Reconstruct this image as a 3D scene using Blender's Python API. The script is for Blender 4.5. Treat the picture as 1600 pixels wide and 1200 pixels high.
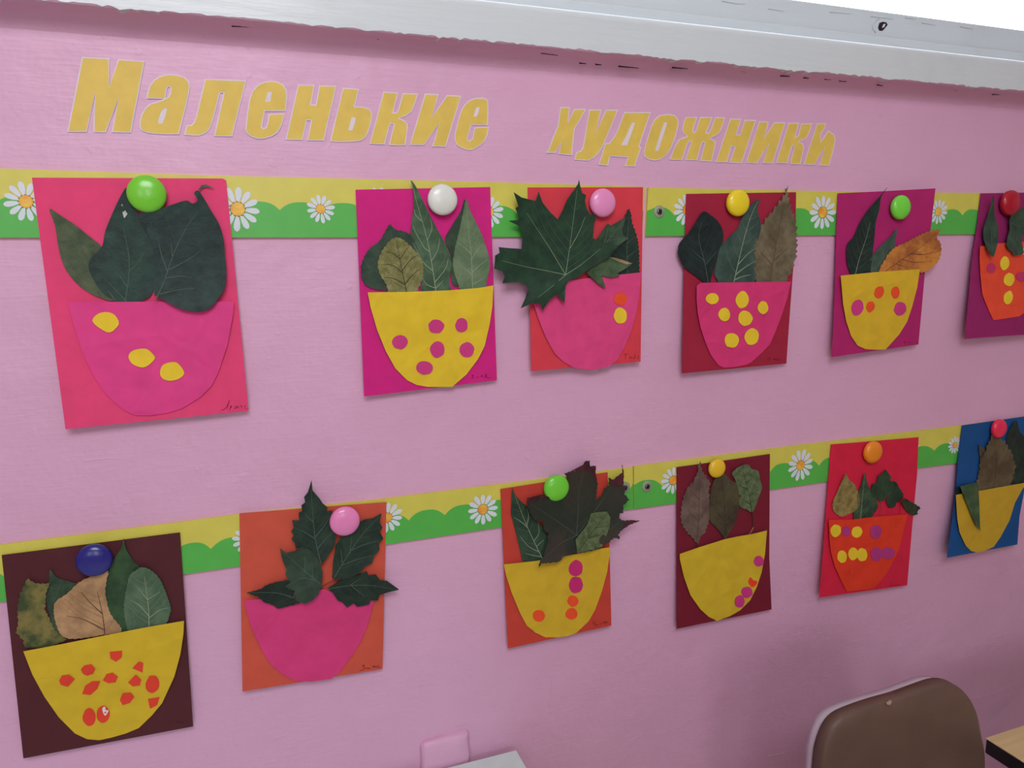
import bpy, bmesh, math, random
from mathutils import Vector, Matrix, noise
from mathutils.geometry import delaunay_2d_cdt

random.seed(7)
scene = bpy.context.scene
for o in list(bpy.data.objects):
    bpy.data.objects.remove(o, do_unlink=True)
COL = scene.collection

# ------------------------------------------------------------------ camera
# The photographed wall is the plane y = 0, the camera stands 0.745 m in front of it.
F_PX = 1158.15
R_AX = Vector((0.93680448, -0.07042308, 0.34269222))     # world X seen in camera axes (x right, y down, z forward)
D_AX = Vector((0.01176500, 0.98531841, 0.17032092))      # world down
N_AX = Vector((-0.34965548, -0.15552563, 0.92387923))    # into the wall
CAM = Vector((0.0, -0.745, 1.05))
right = Vector((R_AX[0], N_AX[0], -D_AX[0]))
up = Vector((-R_AX[1], -N_AX[1], D_AX[1]))
back = Vector((-R_AX[2], -N_AX[2], D_AX[2]))
cam_data = bpy.data.cameras.new('camera')
cam_data.sensor_fit = 'HORIZONTAL'
cam_data.sensor_width = 36.0
cam_data.lens = 36.0 * F_PX / 1600.0
cam_data.clip_start = 0.01
cam = bpy.data.objects.new('camera', cam_data)
M3 = Matrix((right, up, back)).transposed()
cam.matrix_world = Matrix.Translation(CAM) @ M3.to_4x4()
COL.objects.link(cam)
scene.camera = cam

# ------------------------------------------------------------------ world, lights, exposure
scene.view_settings.view_transform = 'Standard'
scene.view_settings.look = 'None'
scene.view_settings.gamma = 1.0
scene.view_settings.use_curve_mapping = False
scene.view_settings.exposure = -0.13
world = bpy.data.worlds.new('overcast_sky')
scene.world = world
world.use_nodes = True
bg = world.node_tree.nodes['Background']
bg.inputs['Color'].default_value = (0.86, 0.95, 1.0, 1)
bg.inputs['Strength'].default_value = 3.2

def area(name, loc, target, sx, sy, power, col):
    l = bpy.data.lights.new(name, 'AREA')
    l.shape = 'RECTANGLE'
    l.size, l.size_y, l.energy, l.color = sx, sy, power, col
    o = bpy.data.objects.new(name, l)
    o.location = loc
    o.rotation_euler = (Vector(target) - Vector(loc)).to_track_quat('-Z', 'Y').to_euler()
    COL.objects.link(o)
    return o
for wx, pw in ((-1.5, 11.0), (-0.1, 15.0), (1.3, 2.0)):                 # daylight from the windows across the room
    area('room_window_light', (wx, -4.3, 1.55), (wx * 0.6, 0, 1.1), 0.75, 1.2, pw, (0.94, 0.97, 1.0))
area('added_falloff_light', (-0.12, -1.30, 1.88), (0.10, 0, 1.05), 0.7, 0.5, 12.5, (0.96, 0.97, 1.0))  # unseen soft light added near the wall to make its brightness fall off

# ------------------------------------------------------------------ coordinates
def ray(px, py):
    return right * (px - 800.0) - up * (py - 600.0) - back * F_PX

def wp(px, py, d=0.0):
    """photo point -> world point on the plane y = -d"""
    v = ray(px, py)
    return CAM + v * ((-d - CAM.y) / v.y)

def w2(p):
    q = wp(p[0], p[1])
    return Vector((q.x, q.z))

def lift(q, d):
    """point q = (x, z) seen on the wall plane, taken to its real depth d in front of the wall"""
    W = Vector((q[0], 0, q[1]))
    return CAM + (W - CAM) * (1 - d / (-CAM.y))

def Z(fr, pts):
    x0, y0, s = fr
    return [(x0 + a / s, y0 + b / s) for a, b in pts]

# ------------------------------------------------------------------ materials
def lin(c):
    r = []
    for v in c:
        v /= 255.0
        r.append(v / 12.92 if v <= 0.04045 else ((v + 0.055) / 1.055) ** 2.4)
    return r

def mk(name):
    m = bpy.data.materials.new(name)
    m.use_nodes = True
    nt = m.node_tree
    return m, nt, nt.nodes['Principled BSDF']

def coords(nt, scale=(1, 1, 1)):
    tc = nt.nodes.new('ShaderNodeTexCoord')
    mp = nt.nodes.new('ShaderNodeMapping')
    mp.inputs['Scale'].default_value = scale
    geo = nt.nodes.new('ShaderNodeNewGeometry')
    nt.links.new(geo.outputs['Position'], mp.inputs['Vector'])
    return mp.outputs['Vector']

def noise_node(nt, vec, scale, detail=4, rough=0.5):
    n = nt.nodes.new('ShaderNodeTexNoise')
    n.inputs['Scale'].default_value = scale
    n.inputs['Detail'].default_value = detail
    n.inputs['Roughness'].default_value = rough
    nt.links.new(vec, n.inputs['Vector'])
    return n.outputs['Fac']

def ramp(nt, fac, stops):
    r = nt.nodes.new('ShaderNodeValToRGB')
    e = r.color_ramp.elements
    while len(e) < len(stops):
        e.new(0.5)
    for el, (p, c) in zip(e, stops):
        el.position = p
        el.color = (*c, 1)
    nt.links.new(fac, r.inputs['Fac'])
    return r.outputs['Color']

def bump(nt, b, fac, strength, dist):
    n = nt.nodes.new('ShaderNodeBump')
    n.inputs['Strength'].default_value = strength
    n.inputs['Distance'].default_value = dist
    nt.links.new(fac, n.inputs['Height'])
    prev = b.inputs['Normal'].links[0].from_socket if b.inputs['Normal'].is_linked else None
    if prev:
        nt.links.new(prev, n.inputs['Normal'])
    nt.links.new(n.outputs['Normal'], b.inputs['Normal'])

CACHE = {}
def paper(rgb, rough=0.7, crumple=0.4):
    key = ('paper', rgb, rough, crumple)
    if key in CACHE:
        return CACHE[key]
    m, nt, b = mk('paper')
    v = coords(nt)
    c = lin(rgb)
    f = noise_node(nt, v, 60, 5)
    nt.links.new(ramp(nt, f, [(0.3, [x * 0.94 for x in c]), (0.7, [min(1, x * 1.05) for x in c])]), b.inputs['Base Color'])
    b.inputs['Roughness'].default_value = rough
    b.inputs['Specular IOR Level'].default_value = 0.3
    bump(nt, b, noise_node(nt, v, 26, 2), crumple, 0.006)
    if crumple > 0.6:                                          # soft creases of handled paper
        w = nt.nodes.new('ShaderNodeTexVoronoi'); w.feature = 'DISTANCE_TO_EDGE'; w.inputs['Scale'].default_value = 16
        nt.links.new(v, w.inputs['Vector'])
        bump(nt, b, ramp(nt, w.outputs['Distance'], [(0.0, (1, 1, 1)), (0.07, (0, 0, 0))]), 0.22, 0.0012)
    bump(nt, b, noise_node(nt, v, 900, 2), 0.12, 0.0004)
    CACHE[key] = m
    return m

def leafmat(a, c, scale=70, rough=0.55, lo=0.4, hi=0.62):
    key = ('leaf', a, c, scale)
    if key in CACHE:
        return CACHE[key]
    m, nt, b = mk('leaf_tissue')
    v = coords(nt)
    f = noise_node(nt, v, scale, 6, 0.6)
    A, C = lin(a), lin(c)
    nt.links.new(ramp(nt, f, [(lo, A), (hi, C)]), b.inputs['Base Color'])
    b.inputs['Roughness'].default_value = rough
    b.inputs['Specular IOR Level'].default_value = 0.35
    bump(nt, b, noise_node(nt, v, 120, 4), 0.35, 0.002)
    bump(nt, b, noise_node(nt, v, 700, 3), 0.25, 0.0006)
    CACHE[key] = m
    return m

def plain(rgb, rough=0.4, spec=0.5, metal=0.0, name='paint'):
    key = ('plain', rgb, rough, spec, metal)
    if key in CACHE:
        return CACHE[key]
    m, nt, b = mk(name)
    v = coords(nt)
    c = lin(rgb)
    nt.links.new(ramp(nt, noise_node(nt, v, 40, 4), [(0.3, [x * 0.95 for x in c]), (0.7, [min(1, x * 1.04) for x in c])]), b.inputs['Base Color'])
    b.inputs['Roughness'].default_value = rough
    b.inputs['Specular IOR Level'].default_value = spec
    b.inputs['Metallic'].default_value = metal
    CACHE[key] = m
    return m

def wall_paint(rgb):
    m, nt, b = mk('pink_wall_paint')
    c = lin(rgb)
    v = coords(nt)
    vs = coords(nt, (0.35, 1, 3.2))
    f = noise_node(nt, v, 3.5, 5)
    nt.links.new(ramp(nt, f, [(0.3, [x * 0.95 for x in c]), (0.7, [min(1, x * 1.03) for x in c])]), b.inputs['Base Color'])
    b.inputs['Roughness'].default_value = 0.42
    b.inputs['Specular IOR Level'].default_value = 0.45
    bump(nt, b, noise_node(nt, vs, 110, 4), 0.22, 0.0014)      # brushed paint
    bump(nt, b, noise_node(nt, v, 14, 4), 0.36, 0.010)        # uneven plaster
    bump(nt, b, noise_node(nt, v, 38, 3), 0.16, 0.004)
    f2 = noise_node(nt, v, 60, 2)
    bump(nt, b, ramp(nt, f2, [(0.66, (0, 0, 0)), (0.72, (1, 1, 1))]), 0.25, 0.0008)   # specks
    return m

WALL = wall_paint((223, 173, 204))
SILLPINK = plain((206, 120, 160), 0.5, 0.4, name='pink_gloss_paint')

def white_wood():
    m, nt, b = mk('white_gloss_paint')
    v = coords(nt, (0.25, 1, 2.5))
    v1 = coords(nt)
    c = lin((210, 219, 222))
    d = lin((202, 210, 212))
    nt.links.new(ramp(nt, noise_node(nt, v1, 9, 6, 0.6), [(0.25, d), (0.45, c), (1, c)]), b.inputs['Base Color'])
    b.inputs['Roughness'].default_value = 0.3
    bump(nt, b, noise_node(nt, v, 60, 4), 0.25, 0.002)
    return m
WHITEWOOD = white_wood()

def wood(rgb1, rgb2):
    m, nt, b = mk('varnished_wood')
    v = coords(nt, (1.2, 14, 14))
    nt.links.new(ramp(nt, noise_node(nt, v, 4, 6, 0.6), [(0.3, lin(rgb1)), (0.7, lin(rgb2))]), b.inputs['Base Color'])
    b.inputs['Roughness'].default_value = 0.35
    return m

def leatherette(rgb):
    m, nt, b = mk('brown_leatherette')
    v = coords(nt)
    c = lin(rgb)
    nt.links.new(ramp(nt, noise_node(nt, v, 25, 6), [(0.3, [x * 0.85 for x in c]), (0.7, [x * 1.1 for x in c])]), b.inputs['Base Color'])
    b.inputs['Roughness'].default_value = 0.5
    n = nt.nodes.new('ShaderNodeTexVoronoi')
    n.inputs['Scale'].default_value = 600
    nt.links.new(v, n.inputs['Vector'])
    bump(nt, b, n.outputs['Distance'], 0.25, 0.0006)
    return m

def glass():
    m = bpy.data.materials.new('window_glass')
    m.use_nodes = True
    nt = m.node_tree
    nt.nodes.clear()
    out = nt.nodes.new('ShaderNodeOutputMaterial')
    mix = nt.nodes.new('ShaderNodeMixShader')
    tr = nt.nodes.new('ShaderNodeBsdfTransparent')
    gl = nt.nodes.new('ShaderNodeBsdfGlossy')
    gl.inputs['Roughness'].default_value = 0.02
    fr = nt.nodes.new('ShaderNodeFresnel')
    geo = nt.nodes.new('ShaderNodeNewGeometry')
    mt = nt.nodes.new('ShaderNodeMath'); mt.operation = 'SUBTRACT'; mt.use_clamp = True   # the inner side of the pane does not mirror
    nt.links.new(fr.outputs[0], mt.inputs[0])
    nt.links.new(geo.outputs['Backfacing'], mt.inputs[1])
    nt.links.new(mt.outputs[0], mix.inputs[0])
    nt.links.new(tr.outputs[0], mix.inputs[1])
    nt.links.new(gl.outputs[0], mix.inputs[2])
    nt.links.new(mix.outputs[0], out.inputs['Surface'])
    return m

# ------------------------------------------------------------------ object helpers
def tag(o, label=None, cat=None, group=None, kind=None):
    if label: o['label'] = label
    if cat: o['category'] = cat
    if group: o['group'] = group
    if kind: o['kind'] = kind
    return o

def empty(name, loc):
    o = bpy.data.objects.new(name, None)
    o.empty_display_size = 0.02
    o.location = loc
    COL.objects.link(o)
    return o

def world_loc(o):
    v = Vector(o.location)
    while o.parent:
        o = o.parent
        v += Vector(o.location)
    return v

def link_mesh(name, verts, faces, mat, parent=None, smooth=False, origin=None):
    """verts are world points; the origin goes to the mean of the points"""
    if origin is None:
        origin = sum((Vector(v) for v in verts), Vector()) / len(verts)
    me = bpy.data.meshes.new(name)
    me.from_pydata([tuple(Vector(v) - origin) for v in verts], [], faces)
    me.materials.append(mat)
    if smooth:
        me.polygons.foreach_set('use_smooth', [True] * len(me.polygons))
    me.update()
    o = bpy.data.objects.new(name, me)
    COL.objects.link(o)
    if parent:
        o.parent = parent
        o.location = origin - world_loc(parent)
    else:
        o.location = origin
    return o

def bm_obj(name, bm, mat, parent=None, smooth=False):
    bmesh.ops.recalc_face_normals(bm, faces=bm.faces)
    verts = [v.co.copy() for v in bm.verts]
    bm.verts.index_update()
    faces = [[v.index for v in f.verts] for f in bm.faces]
    bm.free()
    return link_mesh(name, verts, faces, mat, parent, smooth)

def box(bm, x0, x1, y0, y1, z0, z1, bev=0.0):
    r = bmesh.ops.create_cube(bm, size=1)
    vs = r['verts']
    for v in vs:
        v.co = Vector((x0 + (v.co.x + .5) * (x1 - x0), y0 + (v.co.y + .5) * (y1 - y0), z0 + (v.co.z + .5) * (z1 - z0)))
    if bev:
        es = list({e for v in vs for e in v.link_edges})
        bmesh.ops.bevel(bm, geom=es, offset=bev, segments=3, affect='EDGES', profile=0.5)

def tube(bm, pts, r, seg=10, taper=None):
    rings = []
    for i, p in enumerate(pts):
        p = Vector(p)
        a = Vector(pts[max(0, i - 1)]); c = Vector(pts[min(len(pts) - 1, i + 1)])
        t = (c - a).normalized()
        u = t.cross(Vector((0.13, 0.9, 0.31))).normalized()
        w = t.cross(u)
        rr = r if taper is None else r + (taper - r) * i / (len(pts) - 1)
        rings.append([bm.verts.new(p + (u * math.cos(2 * math.pi * k / seg) + w * math.sin(2 * math.pi * k / seg)) * rr) for k in range(seg)])
    for A, B in zip(rings, rings[1:]):
        for k in range(seg):
            bm.faces.new((A[k], A[(k + 1) % seg], B[(k + 1) % seg], B[k]))
    bm.faces.new(rings[0]); bm.faces.new(rings[-1])

# ---- sheets: thin cut-outs of paper or leaf, bent in depth
def catmull(pts, n=6):
    out = []
    L = len(pts)
    for i in range(L):
        p0, p1, p2, p3 = pts[i - 1], pts[i], pts[(i + 1) % L], pts[(i + 2) % L]
        for k in range(n):
            t = k / n
            out.append(0.5 * ((2 * p1) + (p2 - p0) * t + (2 * p0 - 5 * p1 + 4 * p2 - p3) * t * t + (3 * p1 - p0 - 3 * p2 + p3) * t ** 3))
    return out

def chain(pts, n=6):
    out = []
    for i in range(len(pts) - 1):
        p0 = pts[max(0, i - 1)]; p1 = pts[i]; p2 = pts[i + 1]; p3 = pts[min(len(pts) - 1, i + 2)]
        for k in range(n):
            t = k / n
            out.append(0.5 * ((2 * p1) + (p2 - p0) * t + (2 * p0 - 5 * p1 + 4 * p2 - p3) * t * t + (3 * p1 - p0 - 3 * p2 + p3) * t ** 3))
    out.append(pts[-1])
    return out

def area2(p):
    return sum(p[i - 1].x * p[i].y - p[i].x * p[i - 1].y for i in range(len(p))) / 2

def inside(p, loop):
    c = False
    x, y = p
    for i in range(len(loop)):
        a, b = loop[i - 1], loop[i]
        if (a.y > y) != (b.y > y) and x < (b.x - a.x) * (y - a.y) / (b.y - a.y) + a.x:
            c = not c
    return c

def inset(loop, d):
    """move a loop inwards by d (outwards when negative)"""
    s = 1 if area2(loop) > 0 else -1
    out = []
    n = len(loop)
    for i in range(n):
        a, b, c = loop[i - 1], loop[i], loop[(i + 1) % n]
        e1 = (b - a); e2 = (c - b)
        if e1.length < 1e-9 or e2.length < 1e-9:
            out.append(b.copy()); continue
        e1.normalize(); e2.normalize()
        n1 = Vector((-e1.y, e1.x)) * s; n2 = Vector((-e2.y, e2.x)) * s
        m = n1 + n2
        if m.length < 0.35:
            m = n1.copy() if m.length < 1e-6 else m.normalized() * 2.0
            out.append(b + m * d); continue
        m.normalize()
        k = min(2.4, 1 / max(0.2, m.dot(n1)))
        out.append(b + m * d * k)
    return out

def densify(loop, step):
    out = []
    for i in range(len(loop)):
        a, b = loop[i], loop[(i + 1) % len(loop)]
        k = max(1, int((b - a).length / step))
        for j in range(k):
            out.append(a.lerp(b, j / k))
    return out

def serrate(loop, period, amp, rnd):
    loop = densify(loop, period / 5)
    s = 1 if area2(loop) > 0 else -1
    out = []; t = 0; cur = period
    ph = 0
    n = len(loop)
    top = max(p.y for p in loop)
    for i in range(n):
        a, b, c = loop[i - 1], loop[i], loop[(i + 1) % n]
        e = (c - a)
        if e.length < 1e-9:
            continue
        e.normalize()
        nr = Vector((e.y, -e.x)) * s
        ph += (b - a).length / cur
        if ph > 1:
            ph -= 1
            cur = period * rnd.uniform(0.75, 1.3)
        up_going = e.y > 0
        f = ph if up_going else 1 - ph
        f = f ** 1.3
        out.append(b + nr * amp * (f - 0.4))
    return out

def sheet(name, loops, depth, mat, parent, thick=0.0003, step=0.006, smooth=True):
    """loops: [outer, hole, ...] in wall coordinates; depth(q) distance from the wall"""
    outer = loops[0]
    pts = []; edges = []
    for lp in loops:
        b0 = len(pts)
        pts += [Vector(p) for p in lp]
        edges += [(b0 + i, b0 + (i + 1) % len(lp)) for i in range(len(lp))]
    x0 = min(p.x for p in outer); x1 = max(p.x for p in outer)
    y0 = min(p.y for p in outer); y1 = max(p.y for p in outer)
    nx = int((x1 - x0) / step); ny = int((y1 - y0) / step)
    for i in range(1, nx + 1):
        for j in range(1, ny + 1):
            q = Vector((x0 + (i - .5 + (0.25 if j % 2 else -0.25)) * step, y0 + (j - .5) * step))
            ok = inside(q, outer) and not any(inside(q, h) for h in loops[1:])
            if ok and min((q - p).length for lp in loops for p in lp) > step * 0.35:
                pts.append(q)
    vs, es, fs, *_ = delaunay_2d_cdt(pts, edges, [], 0, 1e-7)
    tris = []
    for f in fs:
        c = sum((vs[i] for i in f), Vector((0, 0))) / len(f)
        if inside(c, outer) and not any(inside(c, h) for h in loops[1:]):
            a, b, d = (vs[i] for i in f[:3])
            if abs((b - a).cross(d - a)) < 0.006 * max((b - a).length, (d - a).length, (d - b).length) ** 2:
                continue
            if (b - a).cross(d - a) < 0:
                f = list(reversed(f))
            tris.append(list(f))
    used = sorted({i for f in tris for i in f})
    mp = {o: n for n, o in enumerate(used)}
    fv = [lift(vs[i], depth(vs[i])) for i in used]
    n = len(fv)
    verts = fv + [v + Vector((0, thick, 0)) for v in fv]
    faces = [[mp[i] for i in f] for f in tris]
    faces += [[n + mp[i] for i in reversed(f)] for f in tris]
    cnt = {}
    for f in tris:
        for k in range(3):
            a, b = mp[f[k]], mp[f[(k + 1) % 3]]
            cnt[(a, b)] = 1
    side0 = len(faces)
    for (a, b) in cnt:
        if (b, a) not in cnt:
            k = len(verts)
            verts += [verts[a], verts[b], verts[n + b], verts[n + a]]
            faces.append([k + 1, k, k + 3, k + 2])
    o = link_mesh(name, verts, faces, mat, parent, smooth)
    return o

def ribbons(name, lines, depth, w0, w1, mat, parent, smoothn=4):
    verts = []; faces = []
    for ln in lines:
        pts = chain([Vector(p) for p in ln], smoothn)
        L = len(pts)
        for i, p in enumerate(pts):
            a = pts[max(0, i - 1)]; c = pts[min(L - 1, i + 1)]
            t = (c - a)
            t = t.normalized() if t.length > 0 else Vector((1, 0))
            nr = Vector((-t.y, t.x)) * (w0 + (w1 - w0) * i / (L - 1)) * 0.5
            k = len(verts)
            d = depth(p)
            verts += [lift(p - nr, d), lift(p, d + (w0 + (w1 - w0) * i / (L - 1)) * 0.35), lift(p + nr, d)]
            if i:
                faces += [[k - 3, k, k + 1, k - 2], [k - 2, k + 1, k + 2, k - 1]]
    return link_mesh(name, verts, faces, mat, parent, True)

def ell(cx, cy, rx, ry, rot=0, n=14, jit=0.05, seed=0):
    r = random.Random(int(cx * 13 + cy * 7 + seed))
    a0 = math.radians(rot)
    out = []
    for k in range(n):
        t = 2 * math.pi * k / n
        j = 1 + r.uniform(-jit, jit)
        x, y = rx * j * math.cos(t), ry * j * math.sin(t)
        out.append((cx + x * math.cos(a0) - y * math.sin(a0), cy + x * math.sin(a0) + y * math.cos(a0)))
    return out

def wl(pts):
    return [w2(p) for p in pts]

# ================================================================== the room
def room():
    SB = 1.05 + 0.2026            # underside of the window sill
    bm = bmesh.new()
    box(bm, -2.2, 3.6, 0, 0.35, 0, SB)
    box(bm, -2.2, -0.75, 0, 0.35, SB, 2.8)
    box(bm, 2.9, 3.6, 0, 0.35, SB, 2.8)
    box(bm, -0.75, 2.9, 0, 0.35, 2.55, 2.8)
    wb = bm_obj('wall_back', bm, WALL)
    tag(wb, 'pink painted plaster wall below the window', kind='structure')
    for nm, c in (('wall_left', (-2.3, -2.2, -4.5, 0.35, 0, 2.8)), ('wall_right', (3.6, 3.7, -4.5, 0.35, 0, 2.8)),
                  ('wall_front', (-2.3, 3.7, -4.6, -4.5, 0, 2.8))):
        bm = bmesh.new(); box(bm, *c)
        tag(bm_obj(nm, bm, plain((214, 190, 200), 0.8, 0.2, name='pale_wall_paint')), kind='structure')
    bm = bmesh.new(); box(bm, -2.3, 3.7, -4.6, 0.35, 2.8, 2.9)
    tag(bm_obj('ceiling', bm, plain((235, 235, 232), 0.9, 0.1, name='ceiling_paint')), kind='structure')
    bm = bmesh.new(); box(bm, -2.3, 3.7, -4.6, 0.35, -0.1, 0)
    tag(bm_obj('floor', bm, wood((186, 164, 138), (206, 184, 156))), kind='structure')

    # lump of painted-over plaster on the wall
    bm = bmesh.new()
    cs = [wp(655, 1160), wp(730, 1140), wp(733, 1182), wp(659, 1202)]
    x0 = min(c.x for c in cs); x1 = max(c.x for c in cs); z1 = max(c.z for c in cs); z0 = min(c.z for c in cs) - 0.012
    box(bm, x0, x1, -0.0085, 0.006, z0, z1, 0.0068)
    bmesh.ops.subdivide_edges(bm, edges=bm.edges[:], cuts=3, use_grid_fill=True)
    for v in bm.verts:
        v.co += Vector((noise.noise(v.co * 60), noise.noise(v.co * 55 + Vector((3, 1, 2))) * 0.7, noise.noise(v.co * 60 + Vector((9, 4, 1))))) * 0.0025
    bm_obj('plaster_lump', bm, WALL, wb, True)
    # raised paint cracks and drips
    cracks = [[(1200, 1182), (1222, 1177), (1238, 1171), (1256, 1161), (1276, 1154)], [(1518, 1092), (1545, 1086), (1566, 1076), (1600, 1063)],
              [(1404, 1044), (1412, 1018), (1416, 1008)], [(1388, 1044), (1412, 1044), (1452, 1032)], [(1200, 1030), (1215, 1040), (1230, 1052)],
              [(712, 1136), (726, 1133), (736, 1126)], [(861, 1062), (859, 1095), (846, 1098)], [(640, 1075), (660, 1072), (678, 1069)],
              [(735, 1058), (742, 1060)], [(130, 720), (180, 716), (215, 722)], [(690, 790), (730, 762), (760, 756)]]
    lines = [[w2(p) for p in c] for c in cracks]
    for ln in lines:
        ribbons('paint_crack', [ln], lambda q: 0.0002, 0.0016, 0.0008, WALL, wb)

    # window: sill, rails, pane
    win = empty('window_1', (1.0, 0.05, SB))
    tag(win, 'white wooden window with sill above the pink wall, blown out with daylight', kind='structure')
    x0, x1 = -0.78, 2.93
    zb, zt, yf = SB, 1.05 + 0.2413, -0.029
    # sill: profile swept along x with a ragged paint edge at the bottom of its face
    r = 0.007
    prof = [(0.10, zt)] + [(yf + r - r * math.sin(a), zt - r + r * math.cos(a)) for a in [math.radians(t) for t in (0, 15, 30, 45, 60, 75, 90)]]
    N = 900
    verts = []; faces = []
    P = len(prof) + 3
    for i in range(N + 1):
        x = x0 + (x1 - x0) * i / N
        rag = 0.0042 * max(0, noise.noise(Vector((x * 42, 0.3, 1))) - 0.12) + 0.0022 * max(-0.2, noise.noise(Vector((x * 150, 4, 2)))) + 0.0012 * noise.noise(Vector((x * 420, 4, 2)))
        ring = [Vector((x, y, z)) for y, z in prof]
        ring.append(Vector((x, yf, zb + 0.001 - rag)))
        ring.append(Vector((x, yf + 0.0012, zb + 0.0008 - rag)))
        ring.append(Vector((x, 0.10, zb + 0.0008)))
        verts += ring
        if i:
            a = (i - 1) * P; b = i * P
            for k in range(P):
                faces.append([a + k, a + (k + 1) % P, b + (k + 1) % P, b + k])
    faces.append(list(range(P))); faces.append(list(range(N * P, N * P + P))[::-1])
    bm = bmesh.new()
    vv = [bm.verts.new(v) for v in verts]
    for f in faces:
        bm.faces.new([vv[k] for k in f])
    bm_obj('window_sill', bm, WHITEWOOD, win)
    # pink painted underside against the wall
    bm = bmesh.new()
    N2 = 300
    prev = None
    for i in range(N2 + 1):
        x = x0 + (x1 - x0) * i / N2
        d = 0.0012 * noise.noise(Vector((x * 18, 7, 1))) + 0.0006 * noise.noise(Vector((x * 90, 7, 1)))
        cv = [(yf + 0.0004, zb + 0.005), (yf + 0.0005, zb - 0.0001)]
        for th in (18, 36, 54, 72, 90):
            t_ = math.radians(th)
            cv.append((-0.0264 + 0.0268 * math.sin(t_), zb - 0.017 + 0.0168 * math.cos(t_) + d * math.sin(2 * t_)))
        cur = [bm.verts.new((x, y_, z_)) for y_, z_ in cv]
        if prev:
            for k in range(6):
                bm.faces.new((prev[k], prev[k + 1], cur[k + 1], cur[k]))
        prev = cur
    us = bm_obj('sill_underside', bm, WALL, win, True)
    us['label'] = 'pink painted underside of the sill'
    dark = plain((52, 38, 48), 0.9, 0.1, name='dark_gap')
    gaps = [[(362, 40), (385, 41), (405, 42)], [(470, 48), (492, 51)], [(550, 56), (575, 57), (592, 61)], [(738, 73), (766, 75)], [(845, 82), (872, 86)], [(905, 98), (916, 99)], [(930, 100), (940, 101)], [(966, 103), (998, 106)],
            [(1050, 105), (1075, 107)], [(1140, 108), (1165, 112)], [(1219, 118), (1234, 119)], [(1255, 121), (1264, 122)],
            [(1288, 123), (1299, 124)], [(1311, 126), (1323, 127)], [(1370, 132), (1380, 134)], [(1490, 140), (1512, 142), (1530, 143)], [(1550, 147), (1575, 147), (1600, 146)]]
    for g in gaps:
        ribbons('joint_gap', [[w2((a, b + 0.5)) for a, b in g]], lambda q: 0.0136 + 0.0006 * noise.noise(Vector((q[0] * 300, 1, 2))), 0.0017, 0.0007, dark, us)
    # window frame behind the sill
    def part(nm, *b, bev=0.002, m=WHITEWOOD):
        bm = bmesh.new(); box(bm, *b, bev)
        return bm_obj(nm, bm, m, win)
    zr = 1.05 + 0.324
    part('frame_lip', x0 + .03, x1 - .03, 0.085, 0.10, zt - 0.004, 1.05 + 0.2885, bev=0.0015)
    rail = part('bottom_rail', x0 + .03, x1 - .03, 0.095, 0.15, zt - 0.004, zr)
    part('top_rail', x0 + .03, x1 - .03, 0.095, 0.15, 2.47, 2.55)
    for xa in (x0 + .03, x1 - .11):
        part('stile', xa, xa + 0.08, 0.095, 0.15, zr, 2.47)
    pane = part('pane', x0 + .11, x1 - .11, 0.12, 0.124, zr, 2.47, bev=0, m=glass())
    # peeled knot and scratches on the rail
    def onrail(px, py, d=0.0945):
        v = ray(px, py)
        return CAM + v * ((d - CAM.y) / v.y)
    knot = [onrail(1378 + a, 40 + b) for a, b in ((-6, 3), (-4, -4), (1, -6), (7, -5), (9, -1), (4, 5), (1, 8), (-4, 8))]
    c = sum(knot, Vector()) / len(knot)
    link_mesh('knot_hole', knot + [c + Vector((0, -0.0006, 0))], [[i, (i + 1) % 8, 8] for i in range(8)], dark, rail)
    fl = [onrail(1380 + a, 41 + b, 0.0930) for a, b in ((-2, 3), (0, -3), (4, -4), (2, 1))]
    link_mesh('paint_flake', fl, [[0, 1, 2, 3]], WHITEWOOD, rail)
    lip = [onrail(1376 + 13 * math.cos(t), 41 + 12 * math.sin(t), 0.0942) for t in [2.2, 2.8, 3.4, 4.0, 4.6]]
    bm = bmesh.new(); tube(bm, lip, 0.0010, 6, 0.0005)
    bm_obj('peeled_paint', bm, WHITEWOOD, rail, True)
    for seg in ([(1360, 26), (1378, 28), (1396, 30)], [(1414, 28), (1430, 30)], [(1128, 2), (1150, 6), (1165, 7)], [(1200, 14), (1225, 18)],
                [(1296, 19), (1330, 22)], [(1440, 36), (1462, 40)], [(1500, 42), (1520, 46)]):
        bm = bmesh.new(); tube(bm, [onrail(a, b, 0.0948) for a, b in seg], 0.00035, 5, 0.0002)
        bm_obj('scratch', bm, plain((158, 160, 158), 0.9, 0.1, name='grime'), rail)
room()

# ================================================================== border strips
YEL = plain((214, 206, 88), 0.35, 0.5, name='yellow_print')
GRN = plain((84, 184, 76), 0.35, 0.5, name='green_print')
PETAL = plain((218, 226, 234), 0.4, 0.4, name='white_print')
def daisy_center_mat():
    m, nt, b = mk('daisy_centre_print')
    v = coords(nt)
    nt.links.new(ramp(nt, noise_node(nt, v, 120, 3), [(0.35, lin((238, 150, 50))), (0.65, lin((240, 205, 80)))]), b.inputs['Base Color'])
    b.inputs['Roughness'].default_value = 0.4
    return m
DCEN = daisy_center_mat()
DSHADE = plain((150, 110, 50), 0.5, 0.3, name='brown_print')
STRIP_D = 0.003

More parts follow.
